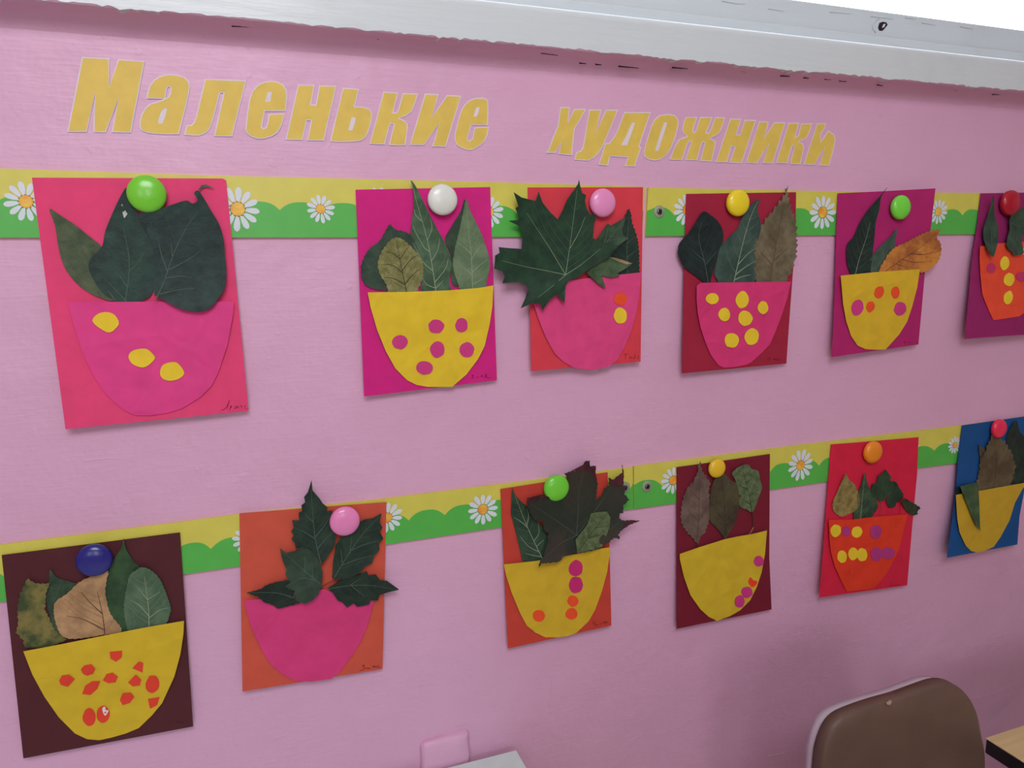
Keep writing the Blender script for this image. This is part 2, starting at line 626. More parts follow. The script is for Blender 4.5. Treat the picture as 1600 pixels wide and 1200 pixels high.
def strip(outline, notches, peak, notch_dy, daisies, screws, label):
    loop = wl(outline)
    cx = sum(p.x for p in loop) / len(loop); cz = sum(p.y for p in loop) / len(loop)
    root = empty('border_strip', (cx, 0, cz))
    tag(root, label, 'border strip', 'daisy border strips screwed to the wall')
    sheet('panel', [loop], lambda q: STRIP_D, YEL, root, thick=STRIP_D, step=0.05, smooth=False)
    # green hills
    top = []
    xs0, xs1 = outline_x(outline)
    for a, b in zip(notches, notches[1:]):
        for k in range(10):
            t = k / 10
            x = a + (b - a) * t
            if xs0 <= x <= xs1:
                y = peak(x) + notch_dy(x) * abs(2 * t - 1) ** 2.6
                top.append((x, y))
    half = len(outline) // 2
    y_l = peak(xs0) + notch_dy(xs0) * 0.4
    fl = (y_l - outline[0][1]) / (outline[-1][1] - outline[0][1])
    top.insert(0, (outline[0][0] + (outline[-1][0] - outline[0][0]) * fl, y_l))
    y_r = peak(xs1) + notch_dy(xs1) * 0.4
    fr_ = (y_r - outline[half - 1][1]) / (outline[half][1] - outline[half - 1][1])
    top.append((outline[half - 1][0] + (outline[half][0] - outline[half - 1][0]) * fr_, y_r))
    top = [top[0]] + [p for p in top[1:-1] if top[0][0] + 0.6 < p[0] < top[-1][0] - 0.6] + [top[-1]]
    bots = [p for p in outline[half:]]
    # bottom edge runs right -> left in the outline
    poly = wl(top) + [p for p in wl(bots)]
    x_last = wl([outline[half - 1], outline[half]])
    # pull the ends of the hills to the ends of the strip
    g = sheet('hill_print', [poly], lambda q: STRIP_D + 0.0002, GRN, root, thick=0.0001, step=0.08, smooth=False)
    g['label'] = 'green scalloped hills printed on the strip'
    for (px, py, yt, yb) in daisies:
        c = w2((px, py))
        R = (w2((px, yt)) - w2((px, yb))).length / 2
        ph = random.uniform(0, 0.5)
        verts = []; faces = []
        for k in range(12):
            a = ph + 2 * math.pi * k / 12
            ln = R * random.uniform(0.93, 1.02)
            ax = Vector((math.cos(a), math.sin(a))); ay = Vector((-ax.y, ax.x))
            o = len(verts)
            pr = [(0.20, 0), (0.35, .055), (0.6, .115), (0.82, .125), (0.94, .08), (1.0, 0)]
            ring = [(u, w) for u, w in pr] + [(u, -w) for u, w in reversed(pr[1:-1])]
            for u, w in ring:
                q = c + ax * (u * ln) + ay * (w * ln * 1.12)
                verts.append(lift(q, STRIP_D + 0.0004 + 0.00005 * (k % 2)))
            faces.append(list(range(o, o + len(ring))))
        d = link_mesh('daisy', verts, faces, PETAL, root)
        d['label'] = 'white printed daisy'
        cv = [lift(c + Vector((math.cos(t), math.sin(t))) * (R * (0.30 if k % 2 else 0.36)), STRIP_D + 0.00050) for k, t in enumerate([2 * math.pi * i / 24 for i in range(24)])]
        link_mesh('daisy_shade', cv, [list(range(24))], DSHADE, d)
        cv = [lift(c + Vector((math.cos(t), math.sin(t))) * R * 0.30, STRIP_D + 0.0006) for t in [2 * math.pi * i / 20 for i in range(20)]]
        link_mesh('daisy_centre', cv + [lift(c, STRIP_D + 0.0007)], [[i, (i + 1) % 20, 20] for i in range(20)], DCEN, d, True)
    for (px, py) in screws:
        c = wp(px, py, STRIP_D)
        bm = bmesh.new()
        lathe(bm, c, [(0, 0.0012), (0.0045, 0.0012), (0.0066, 0.0008), (0.0072, 0.0)], 24)
        s = bm_obj('screw', bm, plain((150, 158, 138), 0.4, 0.5, 0.0, name='washer_plastic'), root, True)
        bm = bmesh.new()
        lathe(bm, c + Vector((0, -0.0012, 0)), [(0, 0.0006), (0.0026, 0.0008), (0.0036, 0.0)], 20)
        h = bm_obj('screw_head', bm, plain((120, 122, 118), 0.3, 0.5, 0.8, name='steel'), s, True)
        bm = bmesh.new()
        for ang in (0.5, 0.5 + math.pi / 2):
            dx, dz = math.cos(ang), math.sin(ang)
            px_, pz_ = -dz, dx
            q = [c + Vector((dx * a * 0.0026 + px_ * b * 0.0006, -0.00215, dz * a * 0.0026 + pz_ * b * 0.0006)) for a, b in ((-1, -1), (1, -1), (1, 1), (-1, 1))]
            vs = [bm.verts.new(v) for v in q] + [bm.verts.new(v + Vector((0, 0.0006, 0))) for v in q]
            for f in ((0, 1, 2, 3), (7, 6, 5, 4), (0, 4, 5, 1), (1, 5, 6, 2), (2, 6, 7, 3), (3, 7, 4, 0)):
                bm.faces.new([vs[i] for i in f])
        bm_obj('cross_slot', bm, plain((25, 25, 25), 0.8, 0.1, name='dark_slot'), s)
    return root

def outline_x(o):
    half = len(o) // 2
    return o[0][0], o[half - 1][0]

def lathe(bm, c, prof, seg):
    """profile (radius, height towards the room) about the -Y axis through c"""
    rings = []
    for r, h in prof:
        if r == 0:
            rings.append([bm.verts.new(c + Vector((0, -h, 0)))])
        else:
            rings.append([bm.verts.new(c + Vector((r * math.cos(2 * math.pi * k / seg), -h, r * math.sin(2 * math.pi * k / seg)))) for k in range(seg)])
    for A, B in zip(rings, rings[1:]):
        for k in range(seg):
            k2 = (k + 1) % seg
            if len(A) == 1:
                bm.faces.new((A[0], B[k], B[k2]))
            elif len(B) == 1:
                bm.faces.new((A[k], A[k2], B[0]))
            else:
                bm.faces.new((A[k], A[k2], B[k2], B[k]))
    if len(rings[-1]) > 1:
        bm.faces.new(rings[-1])

# outlines: first half = top edge left to right, second half = bottom edge right to left
strip([(-60, 261), (0, 263), (340, 274.3), (580, 280), (800, 285.3), (1008, 292), (1003, 369.3), (800, 370.3), (560, 371), (340, 371.2), (0, 371.3), (-60, 371.3)],
      [-110, -60, -10, 45, 105, 165, 228, 300, 372, 437, 503, 570, 632, 692, 752, 808, 862, 914, 965, 1015],
      lambda x: 307.5 + 0.018 * x, lambda x: 14 - 0.003 * x,
      [(40.6, 315, 281, 346.5), (371.5, 326.7, 290, 361), (501, 326.7, 303, 349), (592, 318, 292, 344), (764, 331, 306, 357)],
      [], 'upper left daisy border strip, behind the pink card with three yellow dots')
strip([(1013, 293), (1240, 297.5), (1300, 299), (1460, 301), (1530, 301.5), (1720, 305), (1712, 366), (1525, 366), (1460, 366.5), (1300, 367.5), (1240, 368), (1009, 369)],
      [1008, 1054, 1098, 1142, 1185, 1229, 1270, 1310, 1345, 1380, 1410, 1440, 1472, 1504, 1535, 1562, 1590, 1620, 1660, 1725],
      lambda x: 323.5 + 0.007 * (x - 1010), lambda x: 14 - 0.009 * (x - 1010),
      [(1073, 328, 302, 352), (1285.5, 332, 304, 360), (1466, 331, 310, 351)],
      [(1030, 331)], 'upper right daisy border strip with a screw beside the maple leaf card')
strip([(-60, 859.5), (0, 851.7), (270, 817.5), (374, 804), (590, 780.8), (800, 754.6), (989, 730), (989, 795.5), (783, 824), (602, 851), (374, 884.8), (287, 897.5), (0, 941), (-60, 950)],
      [-130, -60, 10, 75, 140, 205, 270, 329.4, 400, 465, 525, 583, 638.6, 695, 750, 800, 848, 895, 940, 985, 1030],
      lambda x: 848 - 0.1405 * (x - 301.7), lambda x: 15 - 0.004 * x,
      [(388, 843, 820, 866), (605, 809, 785, 834), (754.7, 796, 770, 820)],
      [(976, 762)], 'lower left daisy border strip sloping up to the reddish maple leaf card')
strip([(990.5, 728.8), (1030, 723.6), (1240, 696.5), (1440, 672.5), (1503, 664.8), (1680, 643), (1672, 702), (1495, 724), (1440, 731), (1240, 760.3), (1030, 790), (990.5, 795.7)],
      [985, 1035, 1080, 1125, 1165, 1203, 1243, 1280, 1315, 1350, 1385, 1420, 1460, 1497, 1530, 1565, 1600, 1640, 1690],
      lambda x: 750 - 0.1225 * (x - 1010), lambda x: 13 - 0.008 * (x - 1010),
      [(1052, 750.7, 729, 774), (1251, 727, 703, 752), (1424, 700, 684, 716), (1492, 695.5, 682, 710)],
      [(1011, 760)], 'lower right daisy border strip behind the tall narrow cards')

# ================================================================== heading letters
LPAPER = plain((226, 216, 226), 0.6, 0.3, name='white_letter_paper')
LYEL = paper((226, 196, 92), 0.5, 0.25)
A1 = (100, 80, 10); A2 = (210, 110, 10); A3 = (370, 110, 10); A4 = (500, 130, 10); A5 = (620, 130, 10)
B1 = (850, 155, 10); B2 = (930, 155, 10); B3 = (1030, 160, 10); B4 = (1160, 160, 10)
LET = [
 ('large capital letter М, the biggest of the yellow cut-out letters', A1, 0, [(280,88),(712,108),(706,540),(845,120),(1262,155),(1048,1275),(742,1268),(850,745),(655,1270),(468,1265),(458,1190),(484,655),(358,1262),(50,1262)], [], []),
 ('yellow cut-out letter а, second letter of the longer word', A2, 3, [(190,440),(195,370),(235,230),(310,140),(400,85),(530,55),(680,70),(790,105),(850,175),(870,250),(855,350),(800,600),(700,1000),(480,1000),(300,990),(190,975),(120,945),(80,890),(80,780),(110,680),(170,580),(240,520),(350,488),(430,459),(455,447)],
   [[(520,262),(550,258),(566,285),(555,360),(525,415),(482,436),(490,380),(505,310)]], [[(480,590),(510,590),(490,700),(440,830),(375,830),(370,780),(400,680),(440,610)]]),
 ('yellow cut-out letter л, third letter of the longer word', A2, 0, [(1100,130),(1750,155),(1530,1032),(1240,1030),(1390,352),(1340,350),(1240,740),(1190,890),(1140,960),(1080,1000),(1010,1022),(775,1010),(815,850),(890,850),(930,800),(960,720)], [], []),
 ('yellow cut-out letter е, fourth letter of the longer word', A3, 0, [(140,850),(165,620),(195,440),(240,320),(320,230),(430,175),(540,160),(640,172),(730,225),(780,310),(788,420),(765,637),(440,640),(392,880),(420,905),(455,885),(480,800),(496,682),(752,668),(730,770),(690,890),(630,980),(540,1035),(420,1070),(310,1070),(220,1035),(155,980),(130,920)], [], [[(480,335),(545,335),(525,490),(445,490)]]),
 ('yellow cut-out letter н, in the middle of the longer word', A3, 0, [(955,220),(1218,228),(1160,530),(1232,535),(1285,232),(1560,240),(1362,1098),(1098,1095),(1160,785),(1098,780),(1028,1090),(762,1082)], [], []),
 ('yellow cut-out soft sign letter ь', A4, 0, [(355,70),(612,90),(545,360),(680,368),(770,395),(810,450),(815,530),(790,660),(750,780),(710,850),(640,900),(560,912),(330,920),(160,910),(165,860)], [], [[(495,525),(560,540),(545,620),(505,735),(440,735),(465,640)]]),
 ('yellow cut-out letter к, third from the end of the longer word', A4, 0, [(990,130),(1225,148),(1145,455),(1190,460),(1225,400),(1290,155),(1540,160),(1480,330),(1430,450),(1350,510),(1250,547),(1330,590),(1370,640),(1370,720),(1335,970),(1200,975),(1075,965),(1150,650),(1110,625),(1085,680),(1010,957),(770,952)], [], []),
 ('yellow cut-out letter и, last but one of the longer word', A5, 0, [(440,160),(655,170),(552,520),(785,185),(1010,195),(765,995),(550,990),(590,880),(655,640),(430,970),(200,965)], [], []),
 ('yellow cut-out letter е, last letter of the longer word', A5, 0, [(905,900),(905,780),(950,600),(1000,430),(1060,330),(1130,265),(1230,228),(1340,225),(1410,250),(1430,300),(1430,480),(1422,660),(1165,656),(1105,880),(1140,895),(1180,860),(1215,690),(1440,674),(1420,800),(1380,900),(1310,970),(1200,1040),(1110,1048),(1000,1010),(930,960)], [], [[(1245,375),(1295,375),(1275,460),(1250,520),(1195,520),(1215,450)]]),
 ('yellow cut-out letter х, first letter of the shorter word', B1, 0, [(255,120),(405,122),(382,345),(470,152),(660,150),(560,340),(485,455),(470,530),(440,878),(228,858),(262,690),(178,840),(30,842),(75,770),(140,590),(210,430)], [], []),
 ('yellow cut-out letter у, second letter of the shorter word', B1, 0, [(705,160),(898,158),(820,500),(970,160),(1160,165),(1050,430),(940,700),(860,840),(780,920),(690,962),(478,948),(500,830),(580,800),(605,750),(640,560)], [], []),
 ('yellow cut-out letter д with two feet, in the shorter word', B2, 0, [(455,200),(870,200),(785,450),(690,735),(722,752),(620,1052),(460,1047),(510,912),(235,892),(200,1036),(50,1028),(155,690),(215,685),(300,580),(360,450)], [], [[(575,365),(625,365),(580,500),(500,720),(405,715),(480,580)]]),
 ('yellow cut-out letter о, round with a narrow slot, in the shorter word', B2, 0, [(755,830),(790,690),(880,400),(930,310),(1000,250),(1150,228),(1240,245),(1292,300),(1305,370),(1265,560),(1190,760),(1120,870),(1030,940),(930,960),(830,942),(770,900)], [], [[(1080,360),(1130,365),(1060,580),(990,800),(940,815),(945,770),(1020,520)]]),
 ('yellow cut-out letter ж, widest letter of the shorter word', B3, 0, [(410,228),(595,225),(530,440),(550,470),(575,430),(640,228),(835,225),(740,470),(770,480),(800,430),(875,230),(1032,232),(1000,340),(950,470),(890,520),(800,560),(860,590),(885,640),(870,700),(820,925),(640,918),(710,640),(690,615),(660,660),(590,905),(408,900),(500,620),(470,615),(440,660),(355,905),(158,895),(260,650),(320,570),(430,530),(370,470),(355,430),(375,340)], [], []),
 ('yellow cut-out letter н, fourth from the end of the shorter word', B3, 0, [(1110,250),(1283,256),(1210,495),(1260,500),(1335,270),(1515,275),(1290,950),(1095,945),(1185,700),(1130,690),(1060,935),(872,935),(900,880)], [], []),
 ('yellow cut-out letter и, third from the end of the shorter word', B4, 0, [(262,295),(415,300),(345,550),(500,308),(675,312),(472,955),(312,952),(412,655),(228,955),(55,946)], [], []),
 ('yellow cut-out letter к, last but one of the shorter word', B4, 0, [(722,318),(885,316),(830,540),(870,520),(922,330),(1092,325),(1050,470),(1000,560),(890,615),(940,640),(965,690),(908,968),(755,965),(745,930),(810,700),(790,675),(765,720),(700,952),(522,948)], [], []),
 ('yellow cut-out letter и, last letter of the shorter word, with a blurred rounded shoulder', B4, 0, [(1168,325),(1305,325),(1292,400),(1228,490),(1228,600),(1345,440),(1435,500),(1455,580),(1435,700),(1355,990),(1202,986),(1285,705),(1125,980),(955,972)], [], []),
]
for i, (lab, fr, _, outer, pholes, yholes) in enumerate(LET):
    loop = wl(Z(fr, outer))
    ph = [wl(Z(fr, h)) for h in pholes]
    yh = [wl(Z(fr, h)) for h in yholes] + [inset(h, -0.0008) for h in ph]
    c = sum(loop, Vector((0, 0))) / len(loop)
    root = empty('cutout_letter', (c.x, 0, c.y))
    tag(root, lab, 'letter', 'cut-out letters of the wall heading')
    dp = lambda q: 0.0009 + 0.0003 * noise.noise(Vector((q[0] * 40, q[1] * 40, i)))
    sheet('paper_backing', [loop] + ph, dp, LPAPER, root, thick=0.0005, step=0.02)
    sheet('yellow_face', [inset(loop, 0.00095 if i < 9 else 0.00105)] + yh, lambda q: dp(q) + 0.00012, LYEL, root, thick=0.0001, step=0.02)

# ================================================================== leaf collages
DG = ((22, 44, 38), (36, 64, 54))        # dark green
MG = ((40, 62, 44), (62, 88, 62))        # mid green
LG = ((70, 92, 66), (98, 116, 84))       # pale green
OL = ((58, 74, 48), (84, 96, 66))
PALEV = plain((146, 162, 132), 0.6, 0.3, name='pale_vein')
DIMV = plain((78, 102, 86), 0.6, 0.3, name='dim_vein')
DARKV = plain((48, 56, 34), 0.6, 0.3, name='dark_vein')
BROWNV = plain((96, 62, 44), 0.6, 0.3, name='brown_vein')
INK = plain((70, 24, 46), 0.7, 0.2, name='pen_ink')

class Collage:
    def __init__(self, fr, corners, rgb, label, lifts=(0, 0, .004, .004), base=0.0050, edge=None, round_=0):
        self.fr = fr
        px = Z(fr, edge if edge else corners)
        cp = wl(Z(fr, corners))
        self.c = cp                       # TL TR BR BL on the wall plane
        self.l = lifts                    # TL TR BL BR
        self.base = base
        top = (cp[0] + cp[1]) / 2
        self.root = empty('leaf_collage', (top.x, -base, top.y))
        tag(self.root, label, 'collage', 'leaf and paper bowl collages on the wall')
        loop = densify(wl(px), 0.012)
        self.card = sheet('card', [loop], self.depth, paper(rgb, 0.75, 0.25), self.root, thick=0.0004, step=0.012)
        self.tl = 0
    def uv(self, q):
        tl, tr, br, bl = self.c
        v = (tl.y - q[1]) / max(1e-6, (tl.y - bl.y))
        v = max(-0.2, min(1.2, v))
        a = tl.lerp(bl, v); b = tr.lerp(br, v)
        u = (q[0] - a.x) / max(1e-6, (b.x - a.x))
        return max(-0.3, min(1.3, u)), v
    def depth(self, q):
        u, v = self.uv(q)
        u_, v_ = max(0, min(1, u)), max(0, min(1, v))
        tl, tr, bl, br = self.l
        e = v_ ** 1.7
        t = (tl * (1 - u_) ** 2 + tr * u_ ** 2) * (1 - v_) ** 1.5
        b = (bl * (1 - u_) + br * u_) * e
        return self.base + t + b + 0.0007 * noise.noise(Vector((q[0] * 14, q[1] * 14, self.base * 1000)))
    def bowl(self, pts, rgb, dots=(), top=0.0034, label=None, smooth=False):
        z = wl(Z(self.fr, pts))
        zt = max(p.y for p in z); zb = min(p.y for p in z)
        k = random.random() * 9
        def dp(q):
            v = (zt - q[1]) / (zt - zb)
            return self.depth(q) + 0.0009 + (top - 0.0009) * max(0, 1 - max(0, v)) + 0.0007 * (noise.noise(Vector((q[0] * 45, q[1] * 45, k))) + 0.3)
        self.bdepth = dp
        o = sheet('paper_bowl', [densify(z, 0.01)], dp, paper(rgb, 0.65, 0.7), self.root, thick=0.0003, step=0.007)
        if label: o['label'] = label
        self.b = o
        for d in dots:
            self.dot(*d)
        return o
    def dot(self, shape, rgb, lab=None):
        pts = ell(*shape) if not isinstance(shape, list) else shape
        z = wl(Z(self.fr, pts))
        z = catmull(z, 3) if rgb != RS or not isinstance(shape, list) else z
        o = sheet('paper_dot', [z], lambda q: self.bdepth(q) + 0.0007, paper(rgb, 0.65, 0.4), self.b, thick=0.0003, step=0.004)
        if lab: o['label'] = lab
    def leaf(self, pts, cols, k=1, veins=(), vmat=None, serr=None, smooth=True, fr=None, label=None, curl=0.003, scale=70, over=False, vw=0.00085, auto=7, name='leaf'):
        fr = fr or self.fr
        z = wl(Z(fr, pts))
        if smooth:
            z = catmull(z, 5)
        rnd = random.Random(len(pts) * 31 + int(pts[0][0]))
        if serr:
            z = serrate(z, serr[0], serr[1], rnd)
        cx = sum(p.x for p in z) / len(z); cz = sum(p.y for p in z) / len(z)
        rad = max((p - Vector((cx, cz))).length for p in z)
        sd = rnd.random() * 50
        base = 0.0006 + 0.0006 * k
        def dp(q):
            r = ((q[0] - cx) ** 2 + (q[1] - cz) ** 2) ** .5 / rad
            n = 0.5 + 0.5 * noise.noise(Vector((q[0] * 38, q[1] * 38, sd)))
            d0 = self.depth(q)
            if over:
                d0 = max(d0, self.bdepth(q) if self._in_bowl(q) else d0) + (0.0032 if not self._in_bowl(q) else 0.0004)
            upper = max(0.0, min(1.0, (q[1] - cz) / rad + 0.35)) if not over else 1
            return d0 + base + 0.0011 * n + curl * r * r * (0.25 + 0.75 * upper)
        o = sheet(name, [z], dp, leafmat(*cols, scale), self.root, thick=0.0003, step=0.005)
        self.last = dp
        if label: o['label'] = label
        if veins and auto:
            mid = chain([Vector(w2(p)) for p in Z(fr, veins[0])], 12)
            extra = []
            n_ = auto
            for i_ in range(1, n_):
                p_ = mid[int((len(mid) - 1) * i_ / n_)]; q_ = mid[min(len(mid) - 1, int((len(mid) - 1) * i_ / n_) + 2)]
                t_ = (q_ - p_).normalized()
                for sg in (1, -1):
                    a_ = math.radians(48) * sg
                    dv = Vector((t_.x * math.cos(a_) - t_.y * math.sin(a_), t_.x * math.sin(a_) + t_.y * math.cos(a_)))
                    ln_ = 0.0
                    while ln_ < 0.08 and inside(p_ + dv * (ln_ + 0.002), z): ln_ += 0.002
                    if ln_ > 0.006:
                        e_ = p_ + dv * ln_ * 0.86 + t_ * ln_ * 0.14
                        extra.append([p_, p_ + dv * ln_ * 0.5, e_])
            vr = {'pale_vein': (146, 162, 132), 'dim_vein': (78, 102, 86), 'dark_vein': (48, 56, 34), 'brown_vein': (96, 62, 44)}[(vmat or DIMV).name.split('.')[0]]
            sv = plain(tuple(int(0.55 * c_ + 0.45 * v_) for c_, v_ in zip(cols[1], vr)), 0.6, 0.3, name='side_vein')
            ribbons('side_veins', extra, lambda q: dp(q) + 0.00025, vw * 0.5, vw * 0.2, sv, o)
        if veins:
            ribbons('vein', [wl(Z(fr, v)) for v in veins], lambda q: dp(q) + 0.0003, vw, vw * 0.35, vmat or DIMV, o)
        return o
    def patch(self, pts, cols, label):
        f = self.last
        o = sheet('leaf_edge', [densify(wl(Z(self.fr, pts)), 0.004)], lambda q: f(q) + 0.0006, leafmat(*cols), self.root, thick=0.0002, step=0.004)
        o['label'] = label
    def _in_bowl(self, q):
        return getattr(self, 'bl', None) is not None and inside(q, self.bl)
    def stem(self, pts, rgb, w=0.0014, k=2, d=None):
        f = self.depth
        ribbons('leaf_stem', [wl(Z(self.fr, pts))], lambda q: f(q) + (d or (0.001 + 0.0008 * k)), w, w * 0.6, plain(rgb, 0.6, 0.3, name='stem'), self.root)
    def sign(self, fr, strokes, rgb=None, w=0.00052):
        m = plain(rgb, 0.7, 0.2, name='pen_ink') if rgb else INK
        ribbons('signature', [wl(Z(fr, s)) for s in strokes], lambda q: self.depth(q) + 0.0004, w, w * 0.7, m, self.root, 3)

RS = (226, 66, 44)
YDOT = (236, 204, 48)
ODOT = (238, 82, 42)
MDOT = (206, 58, 130)
YB = (228, 196, 44)
PB = (226, 66, 138)

# ---- 1: hot pink card, upper row
c = Collage((40, 260, 2.857), [(28, 50), (892, 55), (993, 1090), (178, 1173)], (230, 70, 120), 'hot pink card with pink bowl, three yellow dots and large dark leaves', (0, 0, .006, .003),
            edge=[(28, 50), (880, 54), (895, 62), (995, 1085), (990, 1092), (178, 1173)])
c.bowl([(187,605),(930,603),(928,650),(900,800),(860,920),(830,980),(780,1030),(700,1080),(640,1100),(560,1112),(490,1112),(440,1090),(360,1020),(300,930),(250,820),(215,710)], PB,
       [([(298,690),(325,657),(370,651),(402,668),(416,705),(378,741),(335,725)], YDOT), ([(459,848),(480,822),(535,814),(565,835),(577,858),(545,890),(515,897),(475,880)], YDOT),
        ([(600,920),(615,885),(665,873),(690,890),(708,925),(680,950),(640,957),(610,945)], YDOT)], label='pink paper bowl')
c.bl = None
c.leaf([(106,190),(150,215),(225,265),(300,325),(340,360),(400,450),(400,590),(330,585),(255,545),(200,490),(165,430),(145,350),(130,260)], OL, 0, [[(400,600),(280,430),(160,270)]], DIMV, label='olive green pointed leaf')
c.leaf([(452,95),(475,150),(510,220),(550,270),(575,330),(578,420),(575,520),(555,580),(500,603),(420,606),(350,570),(300,500),(280,440),(300,400),(340,360),(355,290),(385,215),(420,140)], ((24,46,42),(36,66,56)), 1.2,
       [[(445,605),(462,480),(458,380),(435,270)], [(447,600),(400,550),(350,500)], [(455,540),(420,490),(400,470)], [(462,470),(500,430),(530,380)]], DIMV, label='dark green heart-shaped leaf')
pb = wl(Z(c.fr, [(187,605),(930,603),(928,650),(900,800),(830,980),(560,1112),(440,1090),(250,820)]))
c.bl = pb
c.leaf([(510,220),(560,200),(640,175),(715,152),(745,165),(768,150),(752,120),(770,108),(792,135),(830,200),(865,260),(885,330),(890,400),(897,470),(890,540),(860,590),(820,635),(770,648),(700,638),(640,610),(590,580),(572,560),(578,420),(560,330)], ((20,42,40),(32,60,54)), 1.5,
       [[(578,602),(620,510),(665,380),(720,270),(770,200)], [(598,570),(680,552),(755,545)], [(622,500),(690,490),(740,500)], [(640,462),(720,420),(790,370)], [(634,470),(605,390),(590,310)], [(655,400),(650,340)]], DIMV, over=True, label='broad dark green leaf')
c.leaf([(768,106),(785,84),(805,80),(830,90),(845,99),(815,92),(795,92),(780,104)], LG, 3, smooth=False, label='curled pale leaf tip', name='leaf_tip')
for q in ([(432,205),(445,196),(455,212),(440,232)], [(425,172),(432,168),(434,180)]):
    c.leaf(q, ((150,160,150),(190,196,190)), 4.5, smooth=False, name='torn_spot', curl=0.0005, label='pale torn spot')
c.sign((330, 600, 20), [[(320,820),(420,780),(500,680),(575,490),(490,790)], [(620,690),(560,830)], [(600,700),(640,680),(610,760)], [(750,690),(725,770),(760,760)], [(800,680),(790,760),(830,700),(860,760)], [(900,680),(960,690),(950,770)], [(1050,660),(1060,760),(1100,790)], [(1140,770),(1150,795)]], (140, 26, 66))

# ---- 2: magenta card
c = Collage((540, 270, 3.333), [(52, 88), (753, 74), (788, 1080), (97, 1165)], (210, 32, 128), 'magenta card with yellow bowl, six pink dots and long pointed leaves', (0, 0, .004, .002))
c.leaf([(228,270),(255,292),(335,320),(375,400),(400,500),(340,600),(215,612),(150,605),(100,580),(80,530),(85,470),(120,400),(180,350)], ((36,58,46),(56,78,60)), 0, [[(330,610),(270,430),(230,290)]], DIMV, serr=(.006, .0009), label='dark green toothed leaf')
c.leaf([(625,145),(600,200),(545,290),(518,350),(545,430),(548,550),(572,592),(610,560),(640,400)], MG, 0, label='narrow green leaf')
c.leaf([(340,40),(368,75),(420,180),(465,270),(520,370),(545,440),(547,500),(540,560),(540,630),(400,630),(400,540),(370,450),(345,390),(338,330),(345,250),(355,170),(352,90)], ((54,82,56),(76,106,76)), 1.5,
       [[(472,625),(440,420),(410,290),(375,170),(345,50)], [(438,410),(410,390),(360,300),(350,270)], [(425,350),(450,290),(440,240)], [(455,510),(400,460),(350,360)], [(447,460),(480,400),(490,340)], [(465,570),(520,500),(535,450)], [(468,600),(420,580),(400,540)], [(395,250),(365,220),(358,190)], [(470,600),(510,560)]], PALEV, label='long pointed green leaf')
c.leaf([(628,140),(650,200),(690,280),(720,350),(745,430),(752,490),(735,560),(720,615),(610,620),(580,560),(560,490),(565,420),(585,330),(605,240)], ((88,114,82),(110,132,98)), 1.5,
       [[(662,612),(655,430),(640,300),(630,160)], [(658,520),(700,480),(740,450)], [(655,450),(690,400),(715,370)], [(658,530),(620,500),(575,460)], [(652,420),(620,390),(580,360)], [(660,580),(700,560),(735,530)]], PALEV, serr=(.006, .0006), vw=.0008, label='pale green pointed leaf')
c.leaf([(262,335),(300,350),(345,390),(385,440),(405,490),(400,550),(380,600),(360,635),(240,635),(210,580),(180,530),(168,480),(180,430),(215,370)], ((112,112,62),(140,138,86)), 2,
       [[(320,630),(292,500),(265,355)], [(310,580),(360,520),(395,500)], [(295,510),(340,450),(375,430)], [(283,450),(310,410),(330,385)], [(312,585),(250,550),(200,545)], [(298,520),(240,480),(185,480)], [(285,450),(245,420),(210,410)]], DARKV, serr=(.005, .0012), scale=160, label='mottled yellow-green leaf')
c.bowl([(115,623),(330,620),(540,612),(690,600),(769,587),(765,690),(750,790),(725,900),(690,970),(630,1050),(555,1115),(430,1115),(370,1105),(320,1080),(260,1020),(210,930),(165,820),(130,700)], YB,
       [((472,800,41,36,-10), MDOT), ((604,795,32,37), MDOT), ((283,882,40,36), MDOT), ((478,920,38,42,10), MDOT), ((632,922,38,40,15), MDOT), ((411,1016,43,36), MDOT)], top=0.0052, label='yellow paper bowl')
c.sign((720, 570, 20), [[(340,330),(400,330),(360,380),(400,410),(330,415)], [(500,360),(530,400),(560,360)], [(620,380),(650,340),(690,330),(690,400)], [(780,290),(760,420)], [(830,290),(780,350),(850,410),(940,390)]], (96, 14, 60))

# ---- 3: red card with big maple leaf
c = Collage((760, 270, 3.636), [(235, 83), (890, 82), (876, 1073), (255, 1126)], (216, 62, 76), 'red card with pink bowl and a big dark green maple leaf', (0, 0, .007, .005))
pts = [(255,655),(460,612),(700,585),(882,565),(868,700),(850,800),(830,880),(790,980),(745,1060),(700,1100),(600,1120),(500,1110),(440,1075),(390,1030),(340,940),(300,840),(270,750)]
c.leaf([(812,205),(830,290),(855,360),(865,430),(868,500),(860,600),(745,600),(700,500),(710,420),(745,290),(780,260)], ((24,44,36),(36,58,46)), 0, [[(800,570),(800,400),(810,230)], [(800,480),(850,440)], [(802,400),(845,360)]], DIMV, serr=(.0045, .0018), label='dark toothed leaf')
c.bowl(pts, (222, 70, 130), [((762,716,37,37), ODOT, 'orange paper dot'), ((762,812,37,46), YDOT)], top=0.0045, label='pink paper bowl')
c.bl = wl(Z(c.fr, pts))
c.leaf([(620,385),(690,285),(705,300),(797,252),(770,320),(780,360),(812,370),(760,405),(730,425),(660,425)], MG, 1.5, [[(660,420),(720,350),(790,260)], [(690,385),(790,370)], [(670,400),(695,300)]], DIMV, smooth=False, over=True, label='small green lobed leaf')
c.leaf([(570,570),(600,540),(660,505),(700,478),(760,495),(830,515),(790,545),(745,570),(760,585),(710,595),(655,585),(680,660),(630,625)], ((52,78,50),(80,104,70)), 2, [[(600,545),(700,525),(810,518)], [(620,560),(670,650)]], DIMV, smooth=False, over=True, label='small pale green lobed leaf')
c.patch([(700,478),(735,484),(780,497),(830,515),(800,521),(750,505)], ((140,116,84),(170,146,110)), 'withered brown leaf edge')
